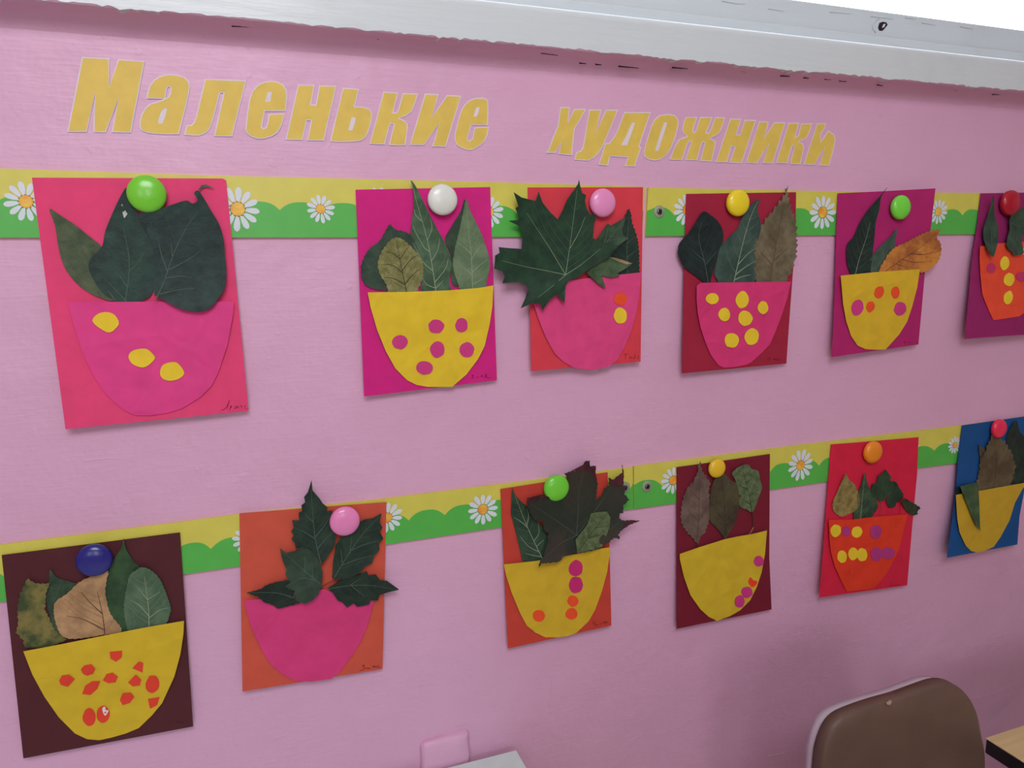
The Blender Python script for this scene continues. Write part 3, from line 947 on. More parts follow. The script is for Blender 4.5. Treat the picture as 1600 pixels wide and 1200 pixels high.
c.leaf([(527,38),(533,75),(545,115),(567,126),(560,160),(570,200),(590,235),(628,240),(612,290),(610,330),(605,370),(640,385),(700,405),(760,412),(722,440),(700,480),(660,500),(600,540),(570,560),(510,600),(470,610),(450,640),(445,740),(400,690),(360,720),(320,780),(305,740),(250,745),(195,770),(220,715),(235,670),(235,640),(180,620),(90,628),(105,590),(90,560),(45,545),(50,470),(75,455),(70,422),(130,428),(200,432),(205,360),(190,305),(125,272),(190,268),(165,200),(182,190),(155,110),(200,140),(280,160),(297,105),(320,170),(360,220),(405,265),(430,220),(460,150),(500,95),(520,65)],
       ((20,50,32),(30,66,42)), 4, [[(450,580),(465,480),(485,340),(515,100)], [(450,580),(360,430),(230,230)], [(450,580),(350,558),(230,535),(90,500)], [(450,580),(540,520),(650,430)], [(450,580),(380,640),(290,710)], [(475,430),(530,330),(560,250)]], PALEV, smooth=False, over=True, vw=.0006, curl=.006, label='big dark green maple leaf')
c.sign((960, 540, 20), [[(300,280),(420,260)], [(350,280),(345,420)], [(480,330),(490,410),(540,340),(540,410)], [(640,340),(590,400),(650,380),(640,250)], [(740,300),(760,400),(700,400)]], (120, 20, 30))

# ---- 4: dark red card
c = Collage((1040, 280, 3.75), [(121, 86), (765, 76), (708, 1080), (96, 1138)], (160, 32, 60), 'dark red card with pink bowl and seven yellow dots', (0, 0, .006, .003),
            edge=[(121, 86), (765, 76), (762, 330), (742, 600), (720, 900), (708, 1080), (96, 1138), (108, 500)])
c.leaf([(225,188),(265,210),(310,250),(338,310),(335,370),(310,440),(285,520),(270,570),(262,615),(240,612),(180,570),(115,520),(85,470),(72,420),(85,370),(130,320),(165,270),(195,220)], ((18,32,32),(30,46,44)), 1, [[(250,605),(225,470),(195,350),(210,250)], [(230,480),(160,420)], [(235,500),(300,420)]], DIMV, serr=(.0035, .0007), label='blackish green leaf')
c.leaf([(550,118),(540,180),(560,270),(545,350),(535,440),(530,540),(520,600),(460,615),(330,615),(300,585),(285,550),(300,480),(320,400),(370,340),(420,290),(450,220),(500,150)], ((46,70,62),(64,88,78)), 1.3,
       [[(397,615),(440,430),(488,250),(540,130)], [(412,560),(460,520),(525,480)], [(425,500),(480,440),(535,400)], [(405,590),(450,570),(500,560)]], PALEV, vw=.0011, label='grey-green curved leaf')
c.leaf([(712,45),(720,120),(745,200),(765,270),(768,340),(765,430),(745,520),(710,590),(680,615),(545,615),(525,550),(525,470),(522,390),(545,310),(590,230),(640,170),(690,105)], ((92,84,62),(120,110,86)), 1.8, [[(610,612),(640,430),(700,130)], [(625,500),(560,430)], [(650,380),(600,300)], [(630,480),(720,400)]], BROWNV, serr=(.008, .0042), scale=50, label='brownish toothed leaf')
c.bowl([(183,625),(205,607),(735,600),(715,690),(680,800),(645,890),(610,970),(560,1020),(500,1075),(470,1088),(400,1102),(345,1105),(310,1090),(265,1030),(235,960),(205,870),(188,780),(182,700)], (216, 56, 118),
       [((274,700,37,33), YDOT), ((449,707,37,50,5), YDOT), ((571,752,30,37), YDOT), ((345,793,34,38), YDOT), ((467,815,42,44), YDOT), ((388,945,42,43), YDOT), ((504,922,42,48,15), YDOT)], top=0.0048, label='pink paper bowl')
c.sign((1180, 540, 20), [[(380,430),(460,380),(450,470)], [(560,440),(600,400),(650,450),(690,400),(740,450),(800,440)]], (66, 8, 18))

# ---- 5: plum card
c = Collage((1280, 280, 4), [(117, 88), (727, 57), (620, 1033), (80, 1112)], (176, 34, 106), 'plum card with yellow bowl and an orange-brown leaf leaning right', (0, .012, .010, .004),
            edge=[(117, 88), (420, 74), (727, 57), (695, 330), (662, 570), (640, 820), (620, 1033), (80, 1112), (97, 700), (108, 300)])
c.leaf([(425,52),(388,110),(378,180),(355,270),(345,370),(335,460),(325,540),(310,600),(220,605),(185,560),(172,500),(175,410),(215,360),(250,280),(300,200),(360,130)], ((22,40,36),(36,56,48)), 1, [[(225,600),(250,500),(290,380),(320,270)]], PALEV, curl=.005, label='long dark green leaf')
c.leaf([(485,312),(475,400),(470,430),(430,480),(410,540),(385,592),(330,590),(312,525),(340,470),(390,410),(440,365)], ((56,78,66),(78,98,84)), 1, [[(370,585),(410,480),(470,350)]], DIMV, label='small grey-green leaf')
c.leaf([(755,315),(742,345),(735,370),(758,400),(760,470),(730,530),(670,575),(600,585),(385,590),(420,490),(470,430),(550,390),(640,345),(720,318)], ((164,96,50),(206,136,60)), 2.4, [[(400,585),(520,500),(640,420),(740,330)], [(520,500),(600,520),(700,510)], [(570,465),(660,470),(745,450)], [(480,530),(560,555)]], BROWNV, serr=(.006, .0022), scale=45, curl=.007, label='orange-brown withered leaf')
c.bowl([(135,603),(360,580),(630,562),(612,680),(580,800),(550,890),(500,970),(415,1065),(350,1066),(290,1062),(240,1040),(200,980),(170,890),(150,780)], (220, 182, 44),
       [((376,707,29,39,20), ODOT, 'orange paper dot'), ((477,709,25,38), ODOT, 'orange paper dot'), ((321,797,26,34,15), ODOT, 'orange paper dot'), ((240,802,37,51,15), MDOT, 'pink paper dot'), ((507,810,38,44,15), MDOT, 'pink paper dot')], top=0.0050, label='yellow paper bowl')
c.sign((1380, 510, 20), [[(640,500),(690,450),(680,540)], [(760,510),(800,470),(830,520),(880,480)]], (80, 10, 44))

# ---- 6: plum card cut by the right edge of the photo
c = Collage((1280, 280, 4), [(1010, 88), (1528, 80), (1440, 960), (910, 998)], (150, 34, 100), 'plum card with orange-red bowl at the right edge, under the red magnet', (0, 0, .014, .010),
            edge=[(1010, 88), (1528, 80), (1490, 500), (1440, 960), (910, 998), (955, 500), (985, 300)])
fr6 = (1440, 280, 10)
p6 = [(1005,420),(1060,412),(1120,402),(1200,395),(1500,380),(1480,560),(1420,700),(1330,800),(1250,858),(1090,882),(1060,820),(1020,720),(1008,600),(1003,500)]
c.bowl(p6, (236, 78, 50), [((1160,525,28,43,10), YDOT), ((1187,627,33,40,10), YDOT), ((1182,740,28,42,15), YDOT), ((1076,555,28,32), (196,52,104), 'dull magenta paper dot'), ((1265,610,35,32), (196,52,104), 'dull magenta paper dot'), ((1292,452,24,25), YDOT)], label='orange-red paper bowl')
c.bl = wl(Z(c.fr, p6))
c.leaf([(1120,260),(1140,340),(1135,450),(1150,600),(1190,720),(1200,830),(1195,960),(1150,1150),(1122,1212),(1060,1150),(990,1000),(965,880),(970,760),(1020,620),(1060,480),(1100,350)], ((40,64,50),(58,82,64)), 2, [[(1120,1200),(1090,900),(1110,600),(1120,300)]], DIMV, fr=fr6, over=True, curl=.006, label='narrow green leaf, tip over the bowl')
c.leaf([(1600,430),(1500,500),(1400,560),(1370,650),(1380,780),(1345,900),(1325,1020),(1360,1100),(1420,1130),(1430,1180),(1540,1190),(1600,1150),(1570,1000),(1565,900),(1620,860),(1720,760),(1740,520)], ((42,66,52),(62,86,66)), 2, [[(1500,1180),(1480,900),(1600,560)], [(1390,680),(1500,730),(1590,745)]], DIMV, fr=fr6, over=True, curl=.005, smooth=False, label='folded green leaf')

# ---- 7: dark brown card, lower left
c = Collage((0, 820, 3.158), [(8, 150), (888, 38), (953, 995), (115, 1153)], (82, 34, 40), 'dark maroon card with wide yellow bowl and many orange-red scraps', (0, 0, .003, .003))
c.leaf([(247,222),(280,260),(340,280),(385,300),(350,380),(330,450),(300,540),(265,520),(235,400),(215,330),(240,280)], MG, 0, label='dark green leaf behind')
c.leaf([(138,265),(165,285),(200,292),(235,290),(250,285),(228,330),(222,420),(270,520),(330,568),(250,600),(190,606),(120,606),(115,570),(80,530),(90,480),(85,420),(100,340),(125,285)], ((58,74,40),(128,118,62)), 1.2, serr=(.005, .0012), scale=60, smooth=False, label='mottled yellow and green withered leaf')
c.leaf([(610,68),(622,120),(660,180),(690,215),(690,300),(680,420),(660,510),(600,530),(550,460),(520,370),(518,290),(535,230),(570,160),(600,110)], ((34,64,36),(52,84,50)), 1, label='pointed green leaf')
c.leaf([(530,225),(525,280),(520,340),(545,440),(600,522),(500,545),(370,563),(310,550),(280,500),(265,430),(275,380),(330,340),(390,285),(450,255)], ((160,124,88),(188,150,106)), 2, [[(518,540),(505,440),(480,330)], [(515,520),(420,470),(330,450)], [(505,440),(440,380),(400,330)]], BROWNV, serr=(.005, .0008), label='tan dried leaf')
c.leaf([(700,210),(745,225),(790,270),(820,340),(840,400),(838,440),(800,505),(650,530),(620,480),(612,400),(625,310),(640,250),(670,225)], ((70,98,72),(92,118,90)), 2, [[(735,505),(732,400),(712,255)], [(734,450),(690,400),(640,370)], [(735,460),(790,420),(830,410)], [(728,370),(680,310)], [(728,370),(790,330)]], PALEV, serr=(.004, .0008), label='oval green leaf')
RS = (226, 66, 44)
c.bowl([(115,625),(300,590),(500,550),(700,510),(908,474),(905,540),(890,640),(860,750),(800,880),(750,940),(685,1003),(620,1030),(550,1050),(490,1063),(430,1058),(370,1030),(290,950),(220,850),(160,740)], (214, 182, 40),
       [([(541,628),(603,622),(600,655),(572,676),(545,660)], RS), ([(653,708),(685,675),(706,682),(703,730)], RS), ([(399,714),(415,695),(450,688),(470,710),(460,735),(430,745),(408,735)], RS),
        ([(291,770),(305,745),(340,740),(369,762),(335,800),(300,790)], RS), ([(507,768),(525,738),(555,730),(582,750),(570,778),(535,782)], RS), ([(405,835),(420,795),(455,773),(494,772),(480,810),(445,840)], RS),
        ([(632,778),(670,739),(697,765),(690,793),(655,798)], RS), ((752,787,33,43,10), RS), ([(591,865),(605,832),(645,828),(663,850),(640,880),(605,890)], RS), ([(730,860),(788,851),(775,890),(740,908)], RS),
        ((440,950,32,43), RS), ((509,936,32,42), RS), ([(505,905),(518,897),(522,915),(536,915),(520,942),(508,925)], (232,228,224), 'white torn scrap')], top=0.0050, label='wide yellow paper bowl')
c.sign((240, 1100, 20), [[(480,590),(540,560)], [(720,580),(780,560),(770,610)], [(840,600),(880,560),(900,600),(950,570)], [(1040,520),(1060,570)]], (46, 12, 18))

# ---- 8: rust card with creeper leaves
c = Collage((360, 740, 3.4286), [(48, 213), (836, 153), (815, 1047), (65, 1168)], (206, 86, 66), 'rust orange card with plain pink bowl and five dark creeper leaflets', (0, 0, .004, .002))
p8 = [(72,680),(200,668),(350,650),(500,618),(560,640),(700,680),(772,676),(740,800),(700,900),(650,980),(590,1060),(540,1100),(430,1115),(350,1112),(290,1085),(220,1030),(170,950),(110,820)]
c.bowl(p8, (216, 60, 124), top=0.0022, label='plain pink paper bowl')
c.bl = wl(Z(c.fr, p8))
VC = ((24, 44, 34), (36, 60, 46))
c.leaf([(85,640),(160,620),(200,595),(250,580),(310,570),(330,600),(335,660),(385,690),(330,705),(255,725),(220,700),(180,690),(150,660)], ((18,34,26),(28,46,36)), 1, [[(380,680),(250,640),(100,640)]], DIMV, smooth=False, over=True, serr=(.005, .0008), label='low left leaflet')
c.leaf([(435,35),(440,90),(475,130),(495,160),(520,180),(515,205),(545,195),(550,250),(570,300),(560,380),(530,430),(490,490),(465,450),(420,410),(380,395),(350,400),(345,370),(325,350),(340,330),(325,310),(340,290),(330,250),(370,250),(365,210),(385,200),(380,170),(400,155),(395,125),(415,100)], VC, 1, [[(485,480),(455,350),(440,200),(432,80)], [(468,400),(520,340),(555,310)], [(455,340),(510,270),(530,230)], [(455,350),(390,310),(340,290)], [(445,260),(400,220)]], DIMV, smooth=False, over=True, label='top leaflet')
c.leaf([(810,213),(800,260),(815,290),(800,310),(820,348),(795,375),(800,410),(770,440),(760,480),(715,500),(700,530),(640,560),(575,570),(545,560),(550,470),(565,380),(600,330),(690,260),(720,245),(760,240)], VC, 1.6, [[(555,560),(640,420),(720,310),(800,230)], [(600,490),(680,460),(760,440)], [(650,410),(720,380),(800,360)], [(600,480),(590,400)], [(640,430),(650,340)]], DIMV, smooth=False, over=True, label='upper right leaflet')
c.leaf([(520,615),(560,590),(620,560),(700,540),(730,520),(740,545),(780,540),(800,570),(840,575),(905,622),(850,635),(800,650),(790,680),(750,680),(745,700),(680,715),(660,695),(625,718),(600,690),(575,680),(550,640)], ((20,38,28),(30,52,40)), 1, [[(525,618),(640,600),(760,600),(890,622)], [(640,600),(700,560)], [(650,602),(720,660)]], DIMV, smooth=False, over=True, label='low right leaflet')
c.leaf([(265,400),(300,425),(345,415),(380,390),(420,405),(450,430),(480,480),(495,530),(490,600),(470,650),(440,680),(400,698),(350,680),(335,650),(345,630),(320,620),(290,605),(325,580),(310,570),(295,540),(300,510),(285,480),(275,450)], ((38,58,44),(54,76,58)), 3, [[(480,590),(420,540),(340,470),(275,410)], [(440,560),(440,480)], [(450,570),(380,560),(310,600)], [(400,530),(400,440)]], DIMV, smooth=False, over=True, label='paler leaflet in front')
c.stem([(478, 618), (510, 595), (565, 566)], (70, 44, 40), 0.0013, d=0.006)
c.sign((550, 1020, 20), [[(320,420),(390,390)], [(375,360),(350,520),(240,560)], [(430,440),(400,540)], [(480,450),(490,510),(530,480),(540,500),(590,460)], [(660,410),(640,440),(690,430),(670,480)], [(700,400),(760,460),(790,400)], [(830,390),(820,470),(880,440)]], (84, 18, 16))

# ---- 9: rust card with reddish maple leaf
c = Collage((770, 710, 3.75), [(45, 203), (673, 105), (695, 1003), (88, 1138)], (196, 66, 52), 'rust red card with yellow bowl and a curled reddish-dark maple leaf', (0, 0, .004, .005))
p9 = [(65,645),(250,625),(480,585),(630,552),(685,545),(690,570),(680,620),(670,690),(640,800),(600,910),(560,980),(490,1045),(440,1065),(380,1072),(310,1072),(250,1045),(200,1005),(160,930),(110,810),(78,710)]
c.leaf([(115,198),(130,235),(170,280),(205,310),(250,380),(300,430),(320,470),(315,540),(300,640),(190,640),(160,560),(140,480),(120,400),(108,350),(110,280)], ((34,58,42),(50,76,56)), 1, [[(290,610),(200,420),(132,245)], [(270,570),(210,540),(160,480)], [(240,510),(270,460),(265,400)], [(205,430),(160,390),(125,370)], [(200,415),(210,360),(200,320)], [(285,600),(230,590),(190,580)], [(255,540),(300,500)]], PALEV, label='green leaf with pale veins')
c.bowl(p9, (212, 176, 44), [((487,668,40,48,10), (198,40,112), 'magenta paper dot'), ((488,765,41,48), (198,40,112), 'magenta paper dot'), ((470,860,32,33), ODOT, 'orange paper dot'), ((462,935,35,34), ODOT, 'orange paper dot'), ((270,946,35,34), ODOT, 'orange paper dot')], top=0.0040, label='yellow paper bowl')
c.bl = wl(Z(c.fr, p9))
c.leaf([(545,37),(566,40),(570,70),(605,68),(600,110),(615,170),(610,220),(605,265),(640,240),(655,200),(680,185),(680,135),(705,150),(760,105),(758,60),(768,110),(765,180),(782,190),(770,230),(800,265),(765,300),(765,340),(740,350),(745,380),(770,390),(808,384),(862,390),(810,408),(760,440),(735,470),(745,495),(710,490),(680,515),(630,548),(560,570),(490,575),(420,595),(390,630),(340,635),(285,640),(268,670),(275,630),(300,600),(305,560),(320,520),(325,460),(300,445),(295,400),(240,380),(215,335),(200,295),(200,257),(240,248),(290,235),(330,250),(400,250),(430,210),(440,150),(420,110),(460,102),(500,90),(530,60)],
       ((38,48,38),(58,52,44)), 3, [[(490,475),(500,330),(505,210),(545,60)], [(490,475),(420,420),(330,360),(220,290)], [(490,475),(400,520),(310,600)], [(490,475),(600,330),(700,180)], [(490,475),(640,460),(740,400)]], DIMV, smooth=False, over=True, serr=(.006, .0014), curl=.009, scale=28, vw=.0006, label='dark reddish curled maple leaf')
for q in ([(545,37),(566,40),(570,70),(605,68),(602,105),(612,160),(590,140),(570,100),(545,95),(520,110),(500,90),(440,108),(500,90),(530,60)],
          [(680,135),(705,150),(760,105),(758,60),(768,110),(765,180),(740,185),(700,185),(682,182)], [(808,384),(862,390),(810,408),(760,440),(770,410)],
          [(200,257),(240,248),(290,235),(345,256),(290,262),(230,275),(205,300)]):
    c.patch([p for i, p in enumerate(q) if p not in q[:i]], ((58,26,34),(84,36,44)), 'dark red withered tip')
c.leaf([(575,345),(620,338),(668,335),(690,370),(685,420),(660,490),(640,540),(570,563),(495,578),(485,500),(520,455),(555,410)], ((74,94,58),(104,118,82)), 6, [[(500,570),(580,460),(670,345)], [(560,490),(640,470)], [(600,430),(680,420)], [(560,490),(555,430)]], DARKV, smooth=False, over=True, scale=150, curl=.003, label='crinkled pale green leaf')
c.sign((910, 940, 20), [[(320,600),(370,690),(430,600)], [(370,690),(450,750),(500,690)], [(550,710),(600,690)], [(640,650),(680,670),(690,620),(720,670),(760,620),(770,670),(810,620)]], (80, 16, 18))

# ---- 10: burgundy narrow card
c = Collage((1030, 690, 3.871), [(105, 155), (670, 75), (680, 1015), (105, 1133)], (118, 24, 44), 'burgundy card with plain yellow bowl and three separate leaves above it', (0, 0, .005, .004),
            edge=[(105, 155), (400, 114), (670, 75), (668, 330), (666, 700), (680, 1015), (105, 1133)])
c.leaf([(248,125),(262,180),(305,245),(300,300),(310,420),(290,520),(245,590),(228,622),(215,600),(150,520),(130,450),(140,370),(165,290),(215,230),(235,170)], ((92,74,68),(114,96,86)), 1, [[(228,612),(240,420),(248,150)], [(235,480),(170,410)], [(238,480),(295,400)], [(242,350),(190,290)]], BROWNV, serr=(.007, .0028), label='brown-grey toothed leaf')
c.leaf([(380,185),(430,230),(470,260),(485,330),(480,420),(460,490),(410,575),(400,592),(385,570),(345,520),(310,480),(305,400),(310,320),(330,240)], ((62,46,40),(80,76,52)), 1.4, [[(400,585),(398,420),(380,230)], [(398,480),(340,420)], [(400,480),(465,410)]], DARKV, serr=(.005, .0009), scale=40, label='dark brown-green leaf')
c.leaf([(440,195),(480,155),(535,138),(560,165),(600,180),(610,230),(622,280),(600,340),(580,400),(560,428),(530,410),(490,395),(480,340),(495,330),(470,300),(460,230)], ((76,96,62),(106,122,86)), 1.6, [[(560,425),(540,300),(505,180)], [(545,330),(600,290)], [(535,290),(475,260)], [(525,250),(580,200)], [(552,380),(500,350)]], DARKV, serr=(.004, .0008), scale=150, label='crinkled green leaf with dark veins')
c.stem([(560, 424), (566, 470), (567, 520)], (60, 30, 30), 0.0016)
c.stem([(228, 612), (232, 640), (236, 650)], (56, 28, 30), 0.0016)
c.stem([(570, 518), (556, 545), (540, 566)], (170, 130, 90), 0.0014)
c.bowl([(125,680),(240,640),(400,590),(470,575),(560,560),(652,538),(640,680),(620,790),(590,880),(550,960),(490,1020),(430,1055),(350,1085),(300,1060),(250,1015),(190,930),(150,820),(125,710)], (212, 182, 44),
       [((603,724,30,32), MDOT), ((531,912,34,34), MDOT), ((487,967,30,38), MDOT), ([(541,855),(545,830),(555,822),(570,838),(592,845),(590,862),(565,880)], (236,64,40), 'red-orange paper scrap')], top=0.0045, label='yellow paper bowl')

# ---- 11: red-pink card with orange bowl
c = Collage((1260, 670, 4.2857), [(165, 105), (752, 57), (675, 1048), (87, 1130)], (214, 32, 66), 'crimson card with orange-red bowl and rows of yellow and mauve dots', (0, 0, .010, .004),
            edge=[(165, 105), (460, 82), (752, 57), (742, 300), (710, 640), (675, 1048), (87, 1130), (125, 640), (150, 300)])
c.leaf([(265,300),(285,340),(320,370),(345,420),(355,490),(330,545),(240,587),(190,560),(175,520),(185,470),(205,430),(230,370),(250,330)], ((120,104,58),(158,140,84)), 1, serr=(.005, .0010), scale=120, label='yellow-brown withered leaf')
c.leaf([(392,293),(405,350),(430,410),(465,460),(482,515),(460,560),(410,610),(330,620),(315,560),(340,520),(345,440),(370,370)], MG, 1, [[(362,612),(372,500),(390,320)]], PALEV, label='green leaf with a pale rib')
c.leaf([(530,275),(545,290),(565,320),(565,350),(600,355),(590,400),(570,430),(540,460),(500,485),(470,465),(440,435),(437,400),(445,370),(470,360),(480,320),(510,300)], ((34,58,40),(50,78,54)), 1.2, [[(500,482),(512,400),(530,300)]], DIMV, label='small lobed green leaf', auto=4, serr=(.006, .0016))
c.leaf([(600,355),(620,390),(650,440),(640,470),(600,500),(595,520),(560,530),(540,500),(540,470),(580,420)], ((30,50,36),(44,66,48)), 1, label='small dark lobed leaf', serr=(.006, .0016))
c.leaf([(640,480),(670,470),(710,495),(755,520),(762,535),(745,550),(742,575),(710,578),(680,560),(655,530)], ((32,46,34),(54,66,44)), 1.6, curl=.005, serr=(.006, .0014), label='small dark leaf hanging past the card')
c.stem([(500, 482), (503, 530), (494, 600)], (96, 90, 60), 0.0010)
c.stem([(625, 470), (628, 520), (625, 600)], (96, 30, 40), 0.0010)
MV = (176, 56, 130)
c.bowl([(150,610),(310,608),(450,590),(680,573),(655,670),(635,750),(610,830),(550,950),(480,1040),(450,1070),(270,1090),(230,1010),(190,920),(165,830),(155,740)], (226, 60, 34),
       [((197,683,35,42,20), YDOT, 'yellow paper dot'), ((339,692,35,38,20), YDOT, 'yellow paper dot'), ((240,856,32,42), YDOT, 'yellow paper dot'), ((313,838,33,42), YDOT, 'yellow paper dot'), ((374,843,35,44), YDOT, 'yellow paper dot'),
        ((268,687,28,34), MV, 'mauve paper dot'), ((465,690,38,45), MV, 'mauve paper dot'), ((470,840,40,45), MV, 'mauve paper dot'), ((548,832,44,40), MV, 'mauve paper dot')], top=0.0040, label='orange-red paper bowl')
c.sign((1370, 890, 20), [[(450,400),(420,520)], [(460,470),(500,520),(530,460)], [(590,440),(580,520),(650,470),(700,490),(750,440)]], (110, 8, 30))

# ---- 12: blue card at the right edge
c = Collage((1440, 640, 4.8), [(305, 118), (800, 48), (718, 1012), (190, 1112)], (20, 78, 138), 'blue card with yellow bowl at the right edge, a leaf tip hanging down over it', (0, 0, .016, .008),
            edge=[(305, 118), (800, 48), (768, 620), (735, 800), (718, 1012), (190, 1112), (235, 780), (258, 600), (272, 380)])
p12 = [(258,640),(440,608),(768,550),(800,545),(760,590),(700,700),(660,830),(590,960),(540,1030),(470,1062),(420,1072),(370,1060),(330,1020),(285,920),(268,820)]
c.leaf([(265,575),(300,590),(380,570),(430,580),(430,640),(262,650)], ((20,38,34),(32,52,44)), 0, smooth=False, label='dark green leaf base')
c.leaf([(710,80),(735,160),(800,260),(820,500),(780,570),(640,590),(600,480),(650,290),(635,230),(660,150)], ((24,40,34),(36,54,44)), .5, label='large blackish green leaf')
c.leaf([(432,262),(468,290),(500,330),(480,400),(450,390),(432,330)], ((70,62,44),(90,80,58)), .7, smooth=False, label='small brown leaf tip')
c.leaf([(540,185),(580,210),(620,240),(650,290),(680,330),(695,390),(705,420),(690,490),(640,590),(430,620),(425,500),(435,440),(440,380),(480,310),(510,230)], ((82,72,50),(106,94,68)), 2, [[(540,600),(560,420),(545,210)], [(552,480),(460,420)], [(555,460),(650,390)]], BROWNV, serr=(.009, .0048), scale=50, label='brown toothed leaf')
c.bowl(p12, (200, 164, 44), top=0.0050, label='yellow paper bowl')
c.bl = wl(Z(c.fr, p12))
c.leaf([(290,578),(350,560),(420,550),(430,650),(435,750),(440,910),(400,850),(360,760),(320,660)], ((54,80,50),(76,100,66)), 2, [[(345,560),(390,700),(436,900)]], DIMV, smooth=False, over=True, curl=.004, label='green leaf with its tip hanging over the bowl')

# ================================================================== round magnets
def magnet(px, py, rgb, label, R=0.0152, d=0.0085, rough=0.22):
    """a domed disc; its middle is seen at (px, py)"""
    h = R * 0.62
    cc = wp(px, py, d + h * 0.45)
    cc.y = -d
    bm = bmesh.new()
    prof = [(0, h)]
    for k in range(1, 11):
        a = math.radians(k * 8.2)
        prof.append((R * math.sin(a) * 1.0, h * (0.30 + 0.70 * math.cos(a) ** 0.8)))
    prof += [(R, h * 0.28), (R * 0.985, h * 0.12), (R * 0.93, 0.0)]
    lathe(bm, cc, prof, 40)
    o = bm_obj('round_magnet', bm, plain(rgb, rough, 0.5, name='glossy_plastic'), None, True)
    tag(o, label, 'magnet', 'round plastic magnets holding the cards')
    return o
magnet(229, 303, (120, 208, 58), 'light green round magnet at the top of the hot pink card', 0.0160)
magnet(692, 312, (226, 230, 222), 'white round magnet on the magenta card')
magnet(942.5, 317, (238, 150, 200), 'pale pink round magnet next to the big maple leaf')
magnet(1154, 317, (238, 214, 40), 'bright yellow round magnet on the dark red card of the upper row')
magnet(1408.5, 324, (120, 224, 70), 'light green round magnet on the plum card with the orange-brown leaf', d=0.0120)
magnet(1580, 317, (176, 22, 44), 'dark red round magnet at the right edge of the photo', 0.0170)
magnet(147, 876, (40, 40, 128), 'dark blue round magnet on the maroon card')
magnet(539, 815, (236, 138, 192), 'pale pink round magnet above the creeper leaflets', d=0.011)
magnet(870, 763, (116, 214, 62), 'light green round magnet above the reddish maple leaf')
magnet(1121, 732, (232, 190, 44), 'small golden yellow round magnet on the burgundy card', 0.0118)
magnet(1365, 707, (240, 142, 36), 'orange round magnet on the crimson card', 0.0150)
magnet(1562, 670, (236, 44, 84), 'pinkish red round magnet on the blue card', 0.0140)

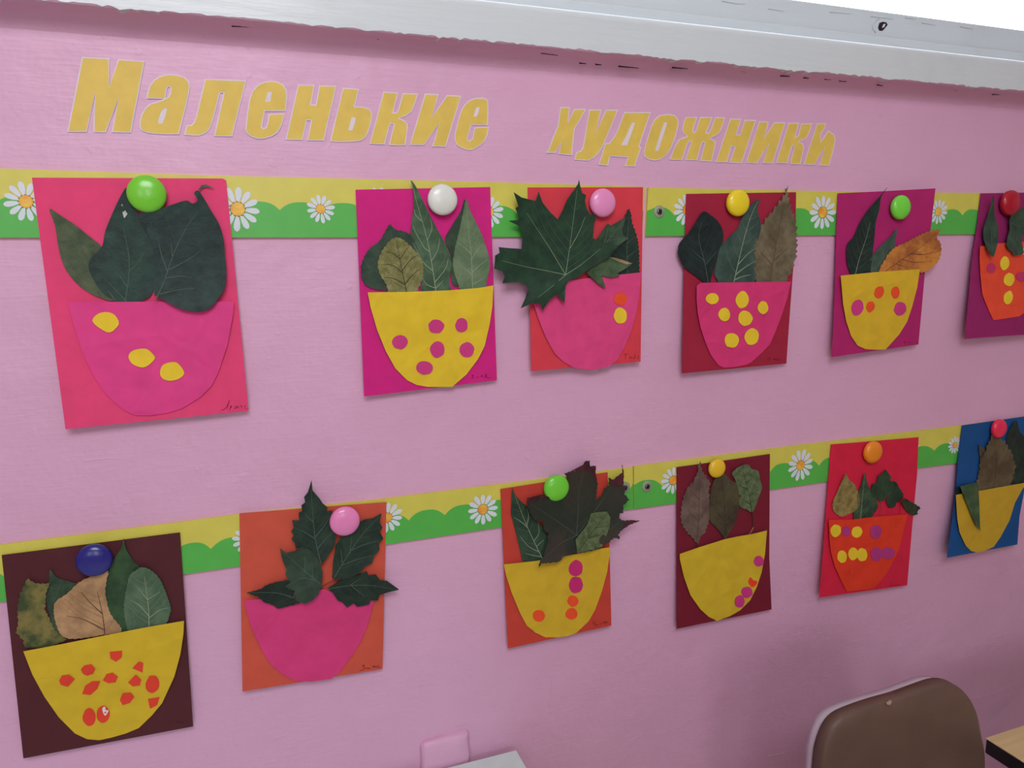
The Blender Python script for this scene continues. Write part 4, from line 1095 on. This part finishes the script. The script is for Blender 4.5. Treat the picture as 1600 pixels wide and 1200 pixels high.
# ================================================================== furniture along the wall
def chair():
    x0, x1, zt = 0.517, 0.766, 0.595
    yf = -0.222
    root = empty('child_chair', ((x0 + x1) / 2, yf - 0.13, 0))
    tag(root, 'small chair with brown padded back and pale rim in front of the pink wall', 'chair')
    zb = 0.36
    base = [(.517,.36),(.518,.42),(.519,.49),(.5201,.5365),(.5217,.5576),(.5292,.577),(.5407,.5869),(.5611,.5905),(.59,.592),(.62,.592),(.652,.5944),(.6796,.5945),
            (.7042,.5847),(.726,.5643),(.7385,.5435),(.7463,.5219),(.7558,.4955),(.7602,.4702),(.767,.42),(.766,.36)]
    def outline(sx, sz):
        sm = chain([Vector(p) for p in base], 3)
        return [(0.64 + (p.x - 0.64) * sx, 0.36 + (p.y - 0.36) * sz) for p in sm]
    def slab(name, sx, sz, ya, yb, mat, bulge=0.0, lab=None):
        o = outline(sx, sz)
        bm = bmesh.new()
        n = len(o)
        front = []
        cxm = (x0 + x1) / 2; czm = (zt + zb) / 2
        rings = []
        for f, dy in ((1.0, 0.004), (0.985, 0.0012), (0.96, 0.0), (0.93, -bulge * 0.35), (0.6, -bulge * 0.85), (0.0, -bulge)):
            if f == 0:
                rings.append([bm.verts.new((cxm, ya + dy, czm))])
            else:
                rings.append([bm.verts.new((cxm + (x - cxm) * f, ya + dy, czm + (z - czm) * f)) for x, z in o])
        bk = [bm.verts.new((x, yb, z)) for x, z in o]
        for A, B in zip(rings, rings[1:]):
            for k in range(n):
                k2 = (k + 1) % n
                if len(B) == 1: bm.faces.new((A[k], A[k2], B[0]))
                else: bm.faces.new((A[k], A[k2], B[k2], B[k]))
        for k in range(n):
            bm.faces.new((bk[k], bk[(k + 1) % n], rings[0][(k + 1) % n], rings[0][k]))
        bm.faces.new(bk)
        ob = bm_obj(name, bm, mat, root, True)
        if lab: ob['label'] = lab
        return ob
    LE = leatherette((100, 77, 66))
    slab('backrest_pad', 1.0, 1.0, yf - 0.004, yf + 0.010, LE, 0.004, 'brown leatherette back pad')
    slab('backrest_shell', 0.988, 0.982, yf + 0.0105, yf + 0.0220, plain((196, 184, 198), 0.45, 0.4, name='pale_rim'), 0, 'pale grey rim and shell')
    c = wp(1388, 1097, 0.0)
    v = ray(1388, 1097); s = CAM + v * ((yf - 0.0060 - CAM.y) / v.y)
    link_mesh('scuff', [s + Vector((a, -0.001, b)) for a, b in ((-.004, .001), (.001, .003), (.004, 0), (.002, -.003), (-.002, -.002))], [[0, 1, 2, 3, 4]], plain((180, 160, 140), 0.8, 0.2, name='scuff_mark'), root)
    bm = bmesh.new(); box(bm, x0 + .005, x1 - .005, yf - 0.27, yf + 0.0, 0.285, 0.315, 0.01)
    bm_obj('seat', bm, LE, root, True)
    steel = plain((170, 165, 172), 0.35, 0.5, 0.4, name='painted_steel')
    for s_ in (x0 + 0.02, x1 - 0.02):
        bm = bmesh.new(); tube(bm, [(s_, yf - 0.25, 0.0), (s_, yf - 0.24, 0.284)], 0.010)
        bm_obj('leg', bm, steel, root, True)
        bm = bmesh.new(); tube(bm, [(s_, yf + 0.034, 0.0), (s_, yf + 0.034, 0.30), (s_, yf + 0.034, 0.5)], 0.010)
        bm_obj('leg', bm, steel, root, True)
chair()

def table(x0, x1, y0, y1, zt, th, top, edge, label, leg_rgb, hard=0.004):
    root = empty('child_table', ((x0 + x1) / 2, (y0 + y1) / 2, 0))
    tag(root, label, 'table')
    bm = bmesh.new(); box(bm, x0, x1, y0, y1, zt - 0.0015, zt, 0.0006)
    bm_obj('tabletop', bm, top, root)
    bm = bmesh.new(); box(bm, x0 + .0003, x1 - .0003, y0 + .0003, y1 - .0003, zt - th, zt - 0.0016, 0.002)
    e = bm_obj('top_board', bm, edge, root)
    m = plain(leg_rgb, 0.4, 0.4, name='table_frame_paint')
    for xa in (x0 + 0.05, x1 - 0.05):
        for ya in (y0 + 0.05, y1 - 0.05):
            bm = bmesh.new(); tube(bm, [(xa, ya, 0), (xa, ya, zt - th)], 0.014, 14)
            bm_obj('leg', bm, m, root, True)
    bm = bmesh.new()
    box(bm, x0 + .05, x1 - .05, y0 + .042, y0 + .058, zt - th - .045, zt - th)
    box(bm, x0 + .05, x1 - .05, y1 - .058, y1 - .042, zt - th - .045, zt - th)
    bm_obj('apron', bm, m, root)
    return root
ZT = 0.481
table(-0.72, 0.2712, -0.52, -0.013, ZT, 0.018, plain((212, 230, 224), 0.35, 0.5, name='white_laminate'), plain((214, 218, 216), 0.5, 0.4, name='white_edge'),
      'low white table whose corner meets the wall below the cards', (200, 200, 204))
table(0.797, 1.55, -0.72, -0.195, ZT, 0.020, wood((198, 174, 118), (224, 204, 152)), plain((34, 30, 32), 0.5, 0.3, name='dark_edge_band'),
      'wood-topped table with dark edge band right of the brown chair', (60, 56, 58))
